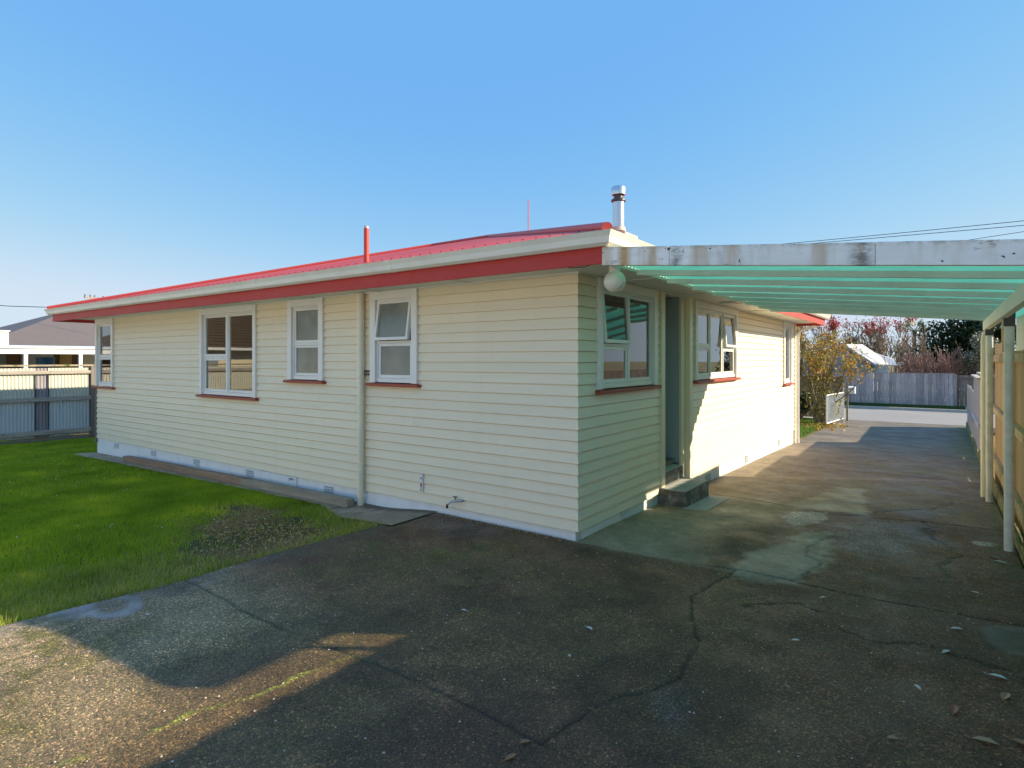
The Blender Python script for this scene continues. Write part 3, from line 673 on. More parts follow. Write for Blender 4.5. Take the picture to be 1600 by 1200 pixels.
MB().box(FX0, FX0+.02, FY0+.0205, FY1, 2.655, 2.815).build('fascia_board', M['fascia'], house)
MB().box(FX0+.0205, FX1-.0205, FY1-.02, FY1, 2.655, 2.815).build('fascia_board', M['fascia'], house)
prof = [(.002, 2.80), (.055, 2.795), (.085, 2.82), (.10, 2.87), (.118, 2.905), (.124, 2.915), (.110, 2.918), (.095, 2.90), (.08, 2.85), (.05, 2.82), (.002, 2.82)]
m = MB(); n = len(prof)
for cx, cy in ((0, 0), (1, 0), (1, 1), (0, 1)):
    for o, z in prof: m.v.append(((FX1+o if cx else FX0-o), (FY1+o if cy else FY0-o), z))
for c in range(4):
    for i in range(n-1): m.f.append((c*n+i, c*n+i+1, ((c+1) % 4)*n+i+1, ((c+1) % 4)*n+i))
gut = m.build('gutter', M['gutter'], house)
m = MB()
for xx in (-4.95, -7.6, -12.6):
    for i in range(1, 6):
        (o1, z1), (o2, z2) = prof[i-1], prof[i]
        m.hexa([(xx, FY0-o1-.004, z1-.004), (xx+.07, FY0-o1-.004, z1-.004), (xx+.07, FY0-o1+.002, z1), (xx, FY0-o1+.002, z1), (xx, FY0-o2-.004, z2), (xx+.07, FY0-o2-.004, z2), (xx+.07, FY0-o2+.002, z2), (xx, FY0-o2+.002, z2)])
m.build('gutter_joiner', M['gutter'], gut)
# roof: hipped, corrugated iron
GX0, GX1, GY0, GY1 = FX0-.07, FX1+.06, FY0-.06, FY1+.06; Z0 = 2.925; SL = .275
ridge_y = (GY0+GY1)/2; half = (GY1-GY0)/2; RX0, RX1 = GX0+half, GX1-half; ZR = Z0+SL*half
roofparts = MB().box(GX0+.2, GX1-.2, GY0+.2, GY1-.2, 2.90, 2.915)
roofo = roofparts.build('roof', M['roof'], house, 'red painted corrugated iron hipped roof')
def roof_face(side):
    m = MB(); pitch = .0762; seg = 6; L = (GX1-GX0) if side in 'SN' else (GY1-GY0); nc = int(L/pitch*seg)
    prev = None
    for i in range(nc+1):
        s = L*i/nc; d = min(s, L-s, half); zz = .009*math.cos(2*math.pi*i/seg)
        if side == 'S': a = (GX0+s, GY0, Z0+zz); b = (GX0+s, GY0+d, Z0+SL*d+zz)
        elif side == 'N': a = (GX0+s, GY1, Z0+zz); b = (GX0+s, GY1-d, Z0+SL*d+zz)
        elif side == 'E': a = (GX1, GY0+s, Z0+zz); b = (GX1-d, GY0+s, Z0+SL*d+zz)
        else: a = (GX0, GY0+s, Z0+zz); b = (GX0+d, GY0+s, Z0+SL*d+zz)
        m.v += [a, b]
        if i: k = 2*i; m.f.append((k-2, k, k+1, k-1))
    return m.build('roof_iron', M['roof'], roofo, smooth='all')
for sd in 'SENW': roof_face(sd)
hips = [((GX0, GY0, Z0+.02), (RX0, ridge_y, ZR+.02)), ((GX1, GY0, Z0+.02), (RX1, ridge_y, ZR+.02)), ((GX0, GY1, Z0+.02), (RX0, ridge_y, ZR+.02)), ((GX1, GY1, Z0+.02), (RX1, ridge_y, ZR+.02)), ((RX0, ridge_y, ZR+.02), (RX1, ridge_y, ZR+.02))]
for a, b in hips: MB().tube([a, b], .045, 10).build('ridge_cap', M['roof'], roofo, smooth=True)
m = MB()
for i in range(90):
    x = GX0+.15+i*.1524
    if x > GX1-.1: break
    m.lathe((x, GY0+.16, Z0+.052), [(.001, .012), (.010, .008), (.012, 0)], 6)
m.build('roof_screws', M['darkmetal'], roofo, kind='stuff')

# windows ------------------------------------------------------------------
def window(Mp, s0, s1, z0, cols, label, glass='glass', facw=.085, head=.10, back=None, sillz=None):
    z1 = ZS-.012; f = MB()
    f.box(s0, s0+facw, .0, .058, z0+.045, z1, Mp); f.box(s1-facw, s1, .0, .058, z0+.045, z1, Mp)
    f.box(s0+facw, s1-facw, .0, .058, z1-head, z1, Mp)
    # jamb liners and inner sill rail
    a, b = s0+facw, s1-facw; zt = z1-head; zb = z0+.05
    f.box(a, a+.022, -.12, .020, zb, zt, Mp); f.box(b-.022, b, -.12, .020, zb, zt, Mp); f.box(a+.022, b-.022, -.12, .020, zt-.022, zt, Mp)
    f.box(a+.022, b-.022, -.12, .026, zb, zb+.055, Mp)
    iw = b-a-.044; cur = a+.022; tot = sum(c[0] for c in cols); spans = []
    for i, c in enumerate(cols):
        w = iw*c[0]/tot; l = cur+(.018 if i else 0); r = cur+w-(.018 if i < len(cols)-1 else 0)
        if i: f.box(cur-.018, cur+.018, -.10, .024, zb+.055, zt-.022, Mp)
        spans.append((l, r, c)); cur += w
    win = f.build('window', M['white'], house, label, bevel=.002)
    MB().box(s0-.05, s1+.05, -.0, .095, z0, z0+.038, Mp).build('sill', M['sill'], win, bevel=.004)
    ztop = zt-.022; zbot = zb+.055
    def sash(l, r, zl, zh, th=0, rail=.034, gm=None, o0=-.018, o1=.012):
        def Q(s, o, z):
            dz = zh-z; return Mp(s, o+dz*math.sin(th)-(0), zh-dz*math.cos(th)+o*0)
        g0 = .004; l += g0; r -= g0; q = MB()
        q.box(l, l+rail, o0, o1, zl+.003, zh-.003, Q); q.box(r-rail, r, o0, o1, zl+.003, zh-.003, Q)
        q.box(l+rail, r-rail, o0, o1, zh-.003-rail, zh-.003, Q); q.box(l+rail, r-rail, o0, o1, zl+.003, zl+.003+rail*1.15, Q)
        so_ = q.build('sash', M['white'], win, bevel=.0015)
        MB().box(l+rail-.005, r-rail+.005, -.006, -.001, zl+rail, zh-rail, Q).build('pane', M[gm or glass], win)
    for l, r, c in spans:
        if c[1] == 'full': sash(l, r, zbot, ztop)
        else:
            zm = zbot+(ztop-zbot)*c[2]; 
            MB().box(l, r, -.08, .020, zm-.018, zm+.012, Mp).build('transom', M['white'], win)
            sash(l, r, zbot, zm-.018); sash(l, r, zm+.012, ztop, c[3] if len(c) > 3 else 0, o1=.016 if len(c) <= 3 else .03)
            if len(c) > 3:
                zz = zm+.03; ss_ = math.sin(c[3])*(ztop-zm-.05)
                MB().tube([Mp(r-.03, .0, zz), Mp(r-.03, ss_, zz)], .005, 6).build('stay', M['darkmetal'], win)
    return win
# wall A (faces the lawn)
window(MA, *OPA[0], [(1, 'split', .45)], 'narrow window at the far left corner of the back wall')
window(MA, *OPA[1], [(1, 'split', .45), (1.05, 'full')], 'wide clear two light window in the back wall')
window(MA, *OPA[2], [(1, 'split', .47)], 'narrow frosted window left of the downpipe', 'obscure', facw=.10)
window(MA, *OPA[3], [(1, 'split', .47, R(8))], 'frosted window right of the downpipe with its top sash open', 'obscure', facw=.10)
# wall B (faces the driveway)
window(MBm, *OPB[0], [(1, 'split', .42, R(4.5)), (1, 'full')], 'two light window between the near corner and the porch')
window(MBm, *OPB[1], [(1, 'split', .44), (1, 'full'), (1, 'split', .44, R(5))], 'three light window beside the porch half in sunlight')
window(MBm, *OPB[2], [(1, 'full')], 'tall narrow window near the far corner', facw=.10)
# interior
MB().box(XL+.2, XW-.15, YW+.15, YF-.2, .36, .40).box(XL+.2, XW-.15, YW+.13, YF-.2, 2.70, 2.715).box(XL+.2, XW-.15, 8.6, 8.7, .41, 2.69).box(-6.6, -6.5, YW+.15, 8.55, .41, 2.69).box(-12.2, -12.1, YW+.15, 8.55, .41, 2.69)\
  .box(-8.6, -8.5, YW+.15, 8.55, .41, 2.69).box(-6.5, -6.4, 8.75, YF-.25, .41, 2.69).box(-6.4, -3.15, 12.4, 12.5, .41, 2.69).build('interior_walls', M['room'], house)
def curtain(Mp, s0, s1, z0, z1, o, amp=.02, waves=9, name='curtain', m='blind', parent=house):
    mb = MB(); n = waves*8
    for i in range(n+1):
        s = s0+(s1-s0)*i/n; oo = o-amp*math.sin(i/8*2*math.pi)
        mb.v += [Mp(s, oo, z0), Mp(s, oo-.0, z1)]
        if i: k = 2*i; mb.f.append((k-2, k, k+1, k-1))
    mb.build(name, M[m], parent, smooth='all', recalc=False)
curtain(MA, -10.45, -10.22, 1.3, 2.6, -.16, .02, 4); curtain(MA, -9.15, -8.9, 1.3, 2.6, -.16, .02, 4)
curtain(MA, -15.05, -14.9, 1.3, 2.6, -.16, .02, 3)
curtain(MBm, 8.7, 9.35, 1.55, 2.6, -.16, .012, 10); curtain(MBm, 10.1, 10.75, 1.55, 2.6, -.16, .012, 10); curtain(MBm, 6.75, 7.05, 1.55, 2.6, -.16, .015, 5); curtain(MBm, 14.7, 15.4, 1.3, 2.6, -.16, .012, 8)

# downpipes
dp = MB().tube([(-6.23, YW-.085, -.10), (-6.23, YW-.085, 2.70)], .046, 16).build('downpipe', M['pipe'], house, 'cream round downpipe on the back wall', smooth=True)
MB().tube([(-6.23, YW-.085, 1.60), (-6.23, YW-.085, 1.68)], .052, 16).tube([(-6.23, YW-.085, 1.69), (-6.23, YW-.085, 1.705)], .055, 16).build('pipe_coupling', M['pipe'], dp, smooth=True)
MB().box(-6.19, -6.10, YW-.06, YW-.03, 1.63, 1.645).box(-6.19, -6.10, YW-.06, YW-.03, 1.67, 1.685).build('pipe_bracket', M['darkmetal'], dp)
dp = MB().tube([(-2.93, 16.05, -.28), (-2.93, 16.05, 2.45), (-2.86, 16.06, 2.55), (-2.45, 16.2, 2.68), (-2.41, 16.2, 2.80)], .038, 12).build('downpipe', M['white'], house, 'white downpipe on the far driveway corner', smooth=True)
# thermometer-like meter strip and tap
mt = MB().box(-5.175, -5.125, .03, .05, .215, .435, MA).build('wall_plate', M['white'], house, 'small white plate low on the back wall', bevel=.003)
MB().box(-5.162, -5.138, .0505, .053, .28, .33, MA).build('red_marking', M['fascia'], mt)
MB().box(-5.165, -5.135, .0505, .054, .235, .262, MA).box(-5.165, -5.135, .0505, .054, .375, .40, MA).build('grey_marking', M['galv'], mt)
tp = MB().tube([MA(-4.50, .01, .205), MA(-4.50, .05, .205), MA(-4.56, .075, .20), MA(-4.62, .10, .185), MA(-4.66, .115, .15)], [.016, .014, .016, .013, .011], 10).build('tap', M['galv'], house, 'garden tap low on the back wall', smooth=True)
MB().tube([MA(-4.57, .075, .20), MA(-4.57, .085, .245)], .006, 6).tube([MA(-4.60, .085, .247), MA(-4.535, .085, .247)], .007, 6).build('tap_handle', M['darkmetal'], tp)
MB().tube([MA(-4.66, .115, .155), MA(-4.665, .117, .11)], .014, 8).build('hose_fitting', M['black'], tp)
# globe lamp under the soffit corner
gl = MB().lathe((-2.385, 4.84, 2.60), [(.001, .12), (.052, .119), (.054, .03), (.046, 0)], 20).build('globe_lamp', M['joist'], house, 'round white globe lamp under the eave corner', smooth=True)
pr = [(max(.001, .098*math.sin(t)), -.065+.098*math.cos(t)) for t in [math.pi*i/16 for i in range(17)]]
MB().lathe((-2.385, 4.84, 2.60), pr, 28).build('globe', M['globe'], gl, smooth='all')
MB().tube([(-2.335, 4.78, 2.455), (-2.295, 4.80, 2.49), (-2.29, 4.82, 2.52)], .003, 6).build('retaining_clip', M['galv'], gl)
# second flat soffit light
MB().lathe((-2.70, 9.35, ZS-.001), [(.001, -.035), (.10, -.032), (.115, -.02), (.115, 0)], 20).build('soffit_light', M['joist'], house, 'flat round light under the driveway soffit', smooth=True)
# loose cable under fascia
MB().tube([(-3.0, 4.66, 2.712), (-2.85, 4.62, 2.69), (-2.7, 4.60, 2.655), (-2.55, 4.60, 2.65), (-2.42, 4.62, 2.69), (-2.36, 4.66, 2.71)], .004, 6).build('cable', M['black'], house)
# vent pipe
vp = MB().tube([(-5.76, 4.86, 2.96), (-5.76, 4.86, 3.45)], .033, 14).build('vent_pipe', M['vent_red'], house, 'thin red vent pipe at the roof edge', smooth=True)
MB().tube([(-5.76, 4.86, 3.452), (-5.76, 4.86, 3.475)], .030, 12).tube([(-5.76, 4.86, 3.475), (-5.76, 4.86, 3.49)], [.034, .012], 12).build('vent_cap', M['galv'], vp)
# flue
fx, fy = -3.63, 7.48
fb = MB().hexa([(fx-.14, fy-.14, 3.2), (fx+.18, fy-.14, 3.1), (fx+.18, fy+.3, 3.1), (fx-.14, fy+.3, 3.2), (fx-.13, fy-.13, 3.62), (fx+.16, fy-.13, 3.56), (fx+.16, fy+.28, 3.56), (fx-.13, fy+.28, 3.62)]).build('flue', M['rust'], house, 'steel flue standing on a rusty flashing box', bevel=.006)
MB().tube([(fx, fy, 3.60), (fx, fy, 3.655)], [.10, .09], 20).build('flashing_collar', M['rust'], fb, smooth=True)
MB().tube([(fx, fy, 3.64), (fx, fy, 4.04)], .079, 24).build('flue_pipe', M['steel'], fb, smooth=True)
MB().lathe((fx, fy, 4.0), [(.079, .0), (.100, .012), (.100, .035), (.079, .05), (.062, .055), (.062, .12)], 24).build('flue_ring', M['darkmetal'], fb, smooth=True)
MB().lathe((fx, fy, 4.0), [(.080, .105), (.095, .10), (.098, .12), (.097, .195), (.085, .215), (.001, .22)], 24).build('cowl', M['steel'], fb, smooth=True)
# mast
MB().tube([(-6.8, 9.9, 4.2), (-6.8, 9.9, 5.06)], .010, 8).build('antenna_mast', M['vent_red'], house, 'thin mast standing up behind the roof slope')

# ================================================================ CARPORT
car = thing('carport', 'lean-to carport with flaking white beam and green translucent roof over the driveway', 'carport', (-.9, 7.6, 0))
zb_ = lambda x: 2.415-.094*x        # underside of front beam
joins = [-2.335, -1.745, -.36, 1.02]
for a, b in zip(joins[:-1], joins[1:]):
    dz = random.uniform(-.002, .002)
    MB().hexa([(a+.001, 4.495, zb_(a)+dz), (b-.001, 4.495, zb_(b)+dz), (b-.001, 4.54, zb_(b)+dz), (a+.001, 4.54, zb_(a)+dz), (a+.001, 4.495, zb_(a)+.152+dz), (b-.001, 4.495, zb_(b)+.152+dz), (b-.001, 4.54, zb_(b)+.152+dz), (a+.001, 4.54, zb_(a)+.152+dz)]).build('front_beam', M['beam'], car, bevel=.003)
zr = lambda x: 2.416-.092*x
for k in range(8):
    y = 5.2+.757*k; x0, x1 = FX1+.003, .53
    MB().hexa([(x0, y, zr(x0)), (x1, y, zr(x1)), (x1, y+.045, zr(x1)), (x0, y+.045, zr(x0)), (x0, y, zr(x0)+.048), (x1, y, zr(x1)+.048), (x1, y+.045, zr(x1)+.048), (x0, y+.045, zr(x0)+.048)]).build('rafter', M['joist'], car)
    ro = car.children[-1]; ro.data.materials.append(M['joist'])
    for pl in ro.data.polygons:
        if pl.normal.z < -.7: pl.material_index = 1
MB().box(.44, .50, 4.545, 10.62, 2.24, zr(.5)-.004).build('side_plate', M['joist'], car, bevel=.003)
m = MB(); nx = 2; pitch = .0762; ny = int(6.1/pitch*6)
for i in range(ny+1):
    y = 4.545+i*pitch/6; zz = .009*math.cos(2*math.pi*i/6)
    for x in (FX1+.004, 1.0): m.v.append((x, y, zr(x)+.061+zz))
    if i: k = 2*i; m.f.append((k-2, k-1, k+1, k))
m.build('roof_sheet', M['roofing'], car, 'green translucent corrugated roofing', smooth='all', recalc=False)
for (x, y) in ((.515, 7.55), (.50, 10.35)):
    z = float(hgt(x, y)); p = MB().tube([(x, y, z-.05), (x, y, 2.25)], .041, 16).build('post', M['postw'], car, smooth=True)
    MB().box(x-.045, x+.045, y-.045, y+.045, 2.16, 2.30).build('bracket', M['darkmetal'], p)
MB().tube([(.452, 10.55, -.08), (.452, 10.55, 2.12), (.47, 10.56, 2.20), (.54, 10.60, 2.26)], .040, 14).build('downpipe', M['pipe'], car, smooth=True)
MB().box(.98, 1.02, 4.545, 10.6, 2.325, 2.375).build('outer_beam', M['joist'], car)
MB().box(.68, .72, 4.86, 4.90, 1.7, 2.45).build('short_stud', M['joist'], car)
sh = MB().box(.70, .708, 5.12, 9.3, 1.94, 2.33)
sh.build('side_sheet', M['sheet'], car)

# ================================================================ TIMBER SLEEPERS
for (x0, x1, y, lab, mm) in ((-8.85, -6.22, 5.04, 'greyer square timber sleeper lying nearest the downpipe', 'sleeperg'), (-10.95, -8.72, 5.04, 'brown timber sleeper lying in the middle of the row on the path', 'sleeper'), (-13.25, -10.85, 5.06, 'brown timber sleeper lying furthest left along the path', 'sleeper')):
    z0 = float(hgt(x0, y))+.012; z1 = float(hgt(x1, y))+.012; w = .06
    dy = .05 if x0 > -9 else 0
    o = MB().hexa([(x0, y-w, z0), (x1, y-w-dy, z1), (x1, y+w-dy, z1), (x0, y+w, z0), (x0, y-w, z0+.11), (x1, y-w-dy, z1+.11), (x1, y+w-dy, z1+.11), (x0, y+w, z0+.11)]).build('timber_sleeper', M[mm], bevel=.006)
    tag(o, lab, 'timber', 'timber sleepers laid along the path')

# ================================================================ FENCES
# right hand fence under the carport
f = thing('paling_fence', 'tall timber paling fence beside the carport posts', 'fence', (.68, 4.5, 0))
y = -3.0
while y < 12.3:
    w = random.uniform(.092, .104); t = random.uniform(-.004, .004); zt = (2.07 if y > 9.3 else 1.93)+random.uniform(-.008, .008)
    MB().box(.665+t, .684+t, y, y+w, float(hgt(.6, y))+.02, zt).build('paling', M['pal'], f); y += w+.004
    if random.random() < .3: y += .004
for z0, z1 in ((.26, .35), (1.02, 1.11), (1.80, 1.90)): MB().box(.612, .662, -3, 12.3, z0, z1).build('rail', M['palrail'], f, bevel=.004)
MB().hexa([(.585, -3, -.05), (.608, -3, -.05), (.608, 12.3, -.2), (.585, 12.3, -.2), (.585, -3, .17), (.608, -3, .17), (.608, 12.3, .05), (.585, 12.3, .05)]).build('kickboard', M['kick'], f, bevel=.003)
for yy in (.5, 3.1, 5.7, 8.35, 10.9): MB().box(.61, .70, yy, yy+.09, -.3, 2.03 if yy < 10 else 2.02).build('post', M['pal'], f) if False else MB().box(.69, .78, yy, yy+.09, -.3, 1.9).build('fence_post', M['pal'], f)
MB().box(.64, .66, 10.42, 10.56, 1.93, 2.43).build('tall_board', M['pal'], f)
# lower silvered fence to the street
f = thing('paling_fence', 'lower silver grey paling fence stepping down to the street', 'fence', (.62, 18, -.3))
for (ya, yb, zt) in ((12.32, 15.5, 1.52), (15.5, 18.8, 1.40), (18.8, 23.9, 1.02)):
    y = ya
    while y < yb-.05:
        w = random.uniform(.138, .148); t = random.uniform(-.003, .003)
        MB().box(.600+t, .618+t, y, min(y+w, yb), float(hgt(.6, y))+.16, zt+random.uniform(-.012, .012)).build('paling', M['palg'], f); y += w+.006
    MB().box(.56, .598, ya+.01, yb, .42 if zt > 1.2 else .25, .50 if zt > 1.2 else .32).build('rail', M['palg'], f, bevel=.003)
    if zt > 1.2: MB().box(.54, .66, ya+.005, yb-.0, zt+.02, zt+.055).build('capping', M['palg'], f, bevel=.003)
    z = float(hgt(.6, (ya+yb)/2)); MB().box(.57, .595, ya, yb-.01, z-.05, z+.16).build('kickboard', M['kick'], f, bevel=.003)
    MB().box(.622, .72, yb-.1, yb, -.5, zt-.03).build('fence_post', M['palg'], f)
# left corrugated iron fence (parallel to the driveway)
XF = -19.2
f = thing('iron_fence', 'corrugated iron fence with timber rails along the left boundary', 'fence', (XF, 3.5, -.3))
def corr(y0, y1, x, z0, z1, m, amp=.012):
    mb = MB(); n = int((y1-y0)/.0762*6)
    for i in range(n+1):
        y = y0+(y1-y0)*i/n; xx = x+amp*math.cos(2*math.pi*y/.0762)
        mb.v += [(xx, y, z0), (xx, y, z1)]
        if i: k = 2*i; mb.f.append((k-2, k, k+1, k-1))
    return mb.build('iron_sheet', m, f, smooth='all', recalc=False)
edges = [-9, -7.0, -5.0, -3.1, -1.2, .7, 2.35, 2.65, 4.0]
for a, b in zip(edges[:-1], edges[1:]): corr(a, b, XF-.02, -.22, 1.60, M['corr'] if int(a*3) % 2 else M['corrg'])
for z0, z1, top in ((-.22, .75, 0), (.80, 1.60, 1)):
    corr(4.0, 5.20, XF-.02, z0, z1, M['corr'] if top else M['corrg']); corr(5.48, 6.42, XF-.02, z0, z1, M['corr'] if top else M['corrg']); corr(5.2, 5.48, XF-.03, z0, z1, M['corrd'])
corr(6.42, 9, XF-.02, -.22, 1.6, M['corrd'])
for z0, z1 in ((-.16, -.04), (.72, .83), (1.44, 1.53)): MB().box(XF+.0, XF+.05, -9, 9, z0, z1).build('rail', M['rail_l'], f, bevel=.005)
MB().box(XF-.07, XF+.05, -9, 9, 1.645, 1.69).build('capping', M['cap_l'], f, bevel=.005)
MB().box(XF-.02, XF+.03, -9, 9, -.42, -.26).build('base_board', M['postg'], f)
for yy in (-7, -4.2, -1.4, 1.4, 6.44): MB().box(XF-.06, XF+.06, yy, yy+.12, -.5, 1.64).build('fence_post', M['postg'], f)
for yy in (5.185, 5.47): MB().box(XF+.0, XF+.012, yy, yy+.022, -.2, 1.44).build('dark_strip', M['black'], f)
# far fences across the street
f = thing('paling_fence', 'long grey timber fence across the street', 'fence', (-1.6, 32, -.3))
x = -16.0; k = 0
while x < .38:
    w = .135; tt = random.uniform(-.006, .006)
    MB().box(x, x+w, 32+tt, 32.02+tt, -.27, 1.19+random.uniform(-.006, .006)).build('paling', M['palfar'], f); x += w+.012
MB().box(-16, .38, 32.03, 32.08, .8, .9).box(-16, .38, 32.03, 32.08, .1, .2).build('rail', M['palfar'], f)
MB().box(-16, .38, 31.985, 31.995, 1.19, 1.225).build('capping', M['palfar'], f)
f = thing('paling_fence', 'darker reddish fence at the right end across the street', 'fence', (3, 32.2, -.3))
x = .40
while x < 9:
    MB().box(x, x+.14, 32.2, 32.22, -.27, 1.14).build('paling', M['postg'], f); x += .15
MB().box(.4, 9, 32.17, 32.198, .95, 1.05).build('rail', M['postg'], f)
f = thing('board_fence', 'brown timber fence behind the autumn tree', 'fence', (-6, 24.1, -.3))
x = -9.5
while x < -3.0:
    MB().box(x, x+.13, 24.05, 24.07, -.28, 1.14).build('paling', M['palbr'], f); x += .14
for z in (1.17, .93, .35): MB().box(-9.5, -2.98, 24.0, 24.048, z-.045, z+.045).build('rail', M['palbr'], f)
MB().box(-3.0, -2.9, 24.0, 24.1, -.3, 1.25).build('fence_post', M['palbr'], f)
# open gate
g = thing('wire_gate', 'open galvanised wire mesh gate beside the autumn tree', 'gate', (-3.0, 21.5, -.35))
ga, gb = Vector((-3.03, 21.2, 0)), Vector((-2.83, 23.4, 0)); P = lambda t, z: (ga.x+(gb.x-ga.x)*t, ga.y+(gb.y-ga.y)*t, z)
MB().tube([P(0, -.22), P(0, .68), P(1, .68), P(1, -.22), P(0, -.22)], .02, 8).build('gate_frame', M['hwhite'], g, smooth=True)
m = MB()
for i in range(1, 60): m.tube([P(i/60, -.2), P(i/60, .67)], .0045, 4, False)
for i in range(1, 24): m.tube([P(0, -.22+i*.0375), P(1, -.22+i*.0375)], .003, 4, False)
m.build('wire_mesh', M['galv'], g, kind='stuff')
MB().tube([P(1, -.4), P(1, .85)], .03, 8).build('gate_post', M['galv'], g)
mbx = thing('letterbox', 'small white letterbox on a post by the gate', 'letterbox', (-2.68, 24.0, -.35))
MB().box(-2.80, -2.74, 23.95, 24.0, -.4, 1.05).build('post', M['palbr'], mbx)
MB().hexa([(-2.74, 23.85, .62), (-2.52, 23.85, .62), (-2.52, 24.1, .62), (-2.74, 24.1, .62), (-2.74, 23.85, .84), (-2.52, 23.85, .84), (-2.52, 24.1, .88), (-2.74, 24.1, .88)]).build('box', M['hwhite'], mbx, bevel=.01)
MB().box(-2.70, -2.56, 23.845, 23.849, .77, .79).build('slot', M['black'], mbx)

# ================================================================ TREES
def branch(mb, p, d, L, r, depth, tips, spread=.6, up=.2, kids=3, wob=.18, nseg=4, shrink=.68, rmin=.004):
    pts = [Vector(p)]; rr = [r]; d = Vector(d).normalized()
    for i in range(nseg):
        d = (d+Vector((random.gauss(0, wob), random.gauss(0, wob), random.gauss(0, wob)+up*.15))).normalized()
        pts.append(pts[-1]+d*L/nseg); rr.append(max(rmin, r*(1-.5*(i+1)/nseg)))
    mb.tube(pts, rr, 7 if r > .02 else 4, False)
    if depth <= 0: tips += pts[1:]; return
    if depth == 1: tips += pts[2:]
    for k in range(kids):
        q = pts[random.randint(max(1, nseg-2), nseg)]; a = random.uniform(0, 2*math.pi)
        v = Vector((math.cos(a), math.sin(a), 0)); nd = (d+v*random.uniform(.5, 1)*spread*1.6+Vector((0, 0, up))).normalized()
        branch(mb, q, nd, L*shrink*random.uniform(.8, 1.15), max(rmin, r*.55), depth-1, tips, spread, up, kids, wob, nseg, shrink, rmin)
def leaves(tips, n, sig, size, jitter=.5):
    v = []; f = []
    for i in range(n):
        c = tips[random.randrange(len(tips))]+Vector((random.gauss(0, sig), random.gauss(0, sig), random.gauss(0, sig)))
        a = Vector((random.gauss(0, 1), random.gauss(0, 1), random.gauss(0, 1))).normalized(); b = a.orthogonal().normalized(); s = size*random.uniform(.6, 1.4)
        b = Matrix.Rotation(random.uniform(0, 6.28), 3, a) @ b; c2 = a.cross(b); k = len(v)
        v += [c-b*s, c+c2*s*.45, c+b*s, c-c2*s*.45]; f.append((k, k+1, k+2, k+3))
    m = MB(); m.v = [tuple(x) for x in v]; m.f = f; return m
M['lf_autumn'] = leaf_mat('autumn_leaves', [(.46, .20, .03), (.58, .36, .05), (.34, .30, .05), (.16, .18, .03), (.62, .45, .10), (.42, .16, .05)], .5, .35)
M['lf_yg'] = leaf_mat('yellow_green_leaves', [(.36, .27, .03), (.20, .20, .03), (.42, .32, .06), (.12, .12, .03)], .5, .35)
t = thing('autumn_tree', 'multi stemmed tree with yellow and orange autumn leaves past the house corner', 'tree', (-3.35, 22.2, -.3))
mb = MB(); tips = []
for (dx, dz, L, r) in ((-.5, 1, 1.65, .055), (-.12, 1, 1.75, .085), (.3, 1, 1.65, .06), (.60, 1, 1.35, .045), (-.9, .9, 1.35, .035), (.1, 1, 1.2, .03), (.55, .9, 1.2, .03)):
    branch(mb, (-3.35+dx*.15, 22.2+random.uniform(-.1, .1), -.35), (dx*.55, random.uniform(-.3, .3), dz), L, r, 3, tips, .42, .32, 3, .12, 4, .66)
mb.build('trunk', M['bark'], t, smooth='all', recalc=False)
hi = [p for p in tips if p.z > 1.2]; lo = [p for p in tips if p.z <= 1.6]
leaves(hi, 4200, .11, .048).build('crown', M['lf_autumn'], t, recalc=False)
leaves(tips, 700, .16, .040).build('crown', M['lf_yg'], t, 'yellow green lower leaves', recalc=False)
mb2 = [Vector((-3.3+random.gauss(0, .28), 22.1+random.gauss(0, .2), random.uniform(.0, 1.3))) for _ in range(200)]
leaves(mb2, 750, .08, .045).build('low_foliage', M['lf_yg'], t, recalc=False)
M['lf_dark'] = leaf_mat('dark_evergreen_leaves', [(.018, .04, .012), (.03, .065, .02), (.05, .09, .03), (.012, .03, .01)], .45, .15)
M['lf_wh'] = leaf_mat('pale_shrub_leaves', [(.05, .08, .03), (.4, .38, .28), (.08, .10, .05), (.55, .52, .42), (.04, .06, .03)], .5, .2)
M['lf_red'] = leaf_mat('red_leaves', [(.40, .02, .02), (.5, .05, .04), (.35, .03, .05)], .5, .3)
M['lf_brown'] = leaf_mat('sparse_brown_leaves', [(.26, .17, .10), (.34, .24, .12), (.20, .14, .10)], .6, .3)
def clump(name, label, cx, cy, cz, rx, ry, rz, n, size, m, trunk=True, cat='tree', bark='barkd', z0=-.3):
    t = thing(name, label, cat, (cx, cy, z0)); tips = []; mb = MB()
    for i in range(6):
        branch(mb, (cx+random.uniform(-.1, .1)*rx, cy, z0), (random.uniform(-.5, .5), random.uniform(-.3, .3), 1), max(.3, cz-z0)*.7, .05, 1, [], .5, .3, 3)
    mb.build('trunk', M[bark], t, recalc=False)
    cl = []
    for i in range(int(26)):
        u = Vector((random.gauss(0, 1), random.gauss(0, 1), random.gauss(0, 1))).normalized()*random.uniform(.45, 1)
        cl.append((Vector((cx+u.x*rx, cy+u.y*ry, cz+u.z*rz)), random.uniform(.18, .34)))
    pts = []
    for i in range(n):
        c, r = random.choice(cl); u = Vector((random.gauss(0, 1), random.gauss(0, 1), random.gauss(0, 1))).normalized()*random.random()**.4
        pts.append(c+Vector((u.x*rx*r*1.4, u.y*ry*r*1.4, u.z*rz*r*1.4)))
    leaves(pts, n, .02, size).build('crown', m, t, recalc=False); return t
clump('evergreen_tree', 'dark green dense tree behind the far fence', 1.2, 46, 2.2, 2.9, 1.5, 2.0, 22000, .12, M['lf_dark'])
clump('evergreen_tree', 'dark tree beyond the right carport post', 5.2, 44, 2.3, 2.6, 1.5, 1.6, 4000, .09, M['lf_dark'])
clump('flowering_shrub', 'dark shrub with pale flowers right of the bare hedge', 1.5, 36, 1.5, 1.0, .7, 1.35, 7000, .06, M['lf_wh'], cat='shrub')
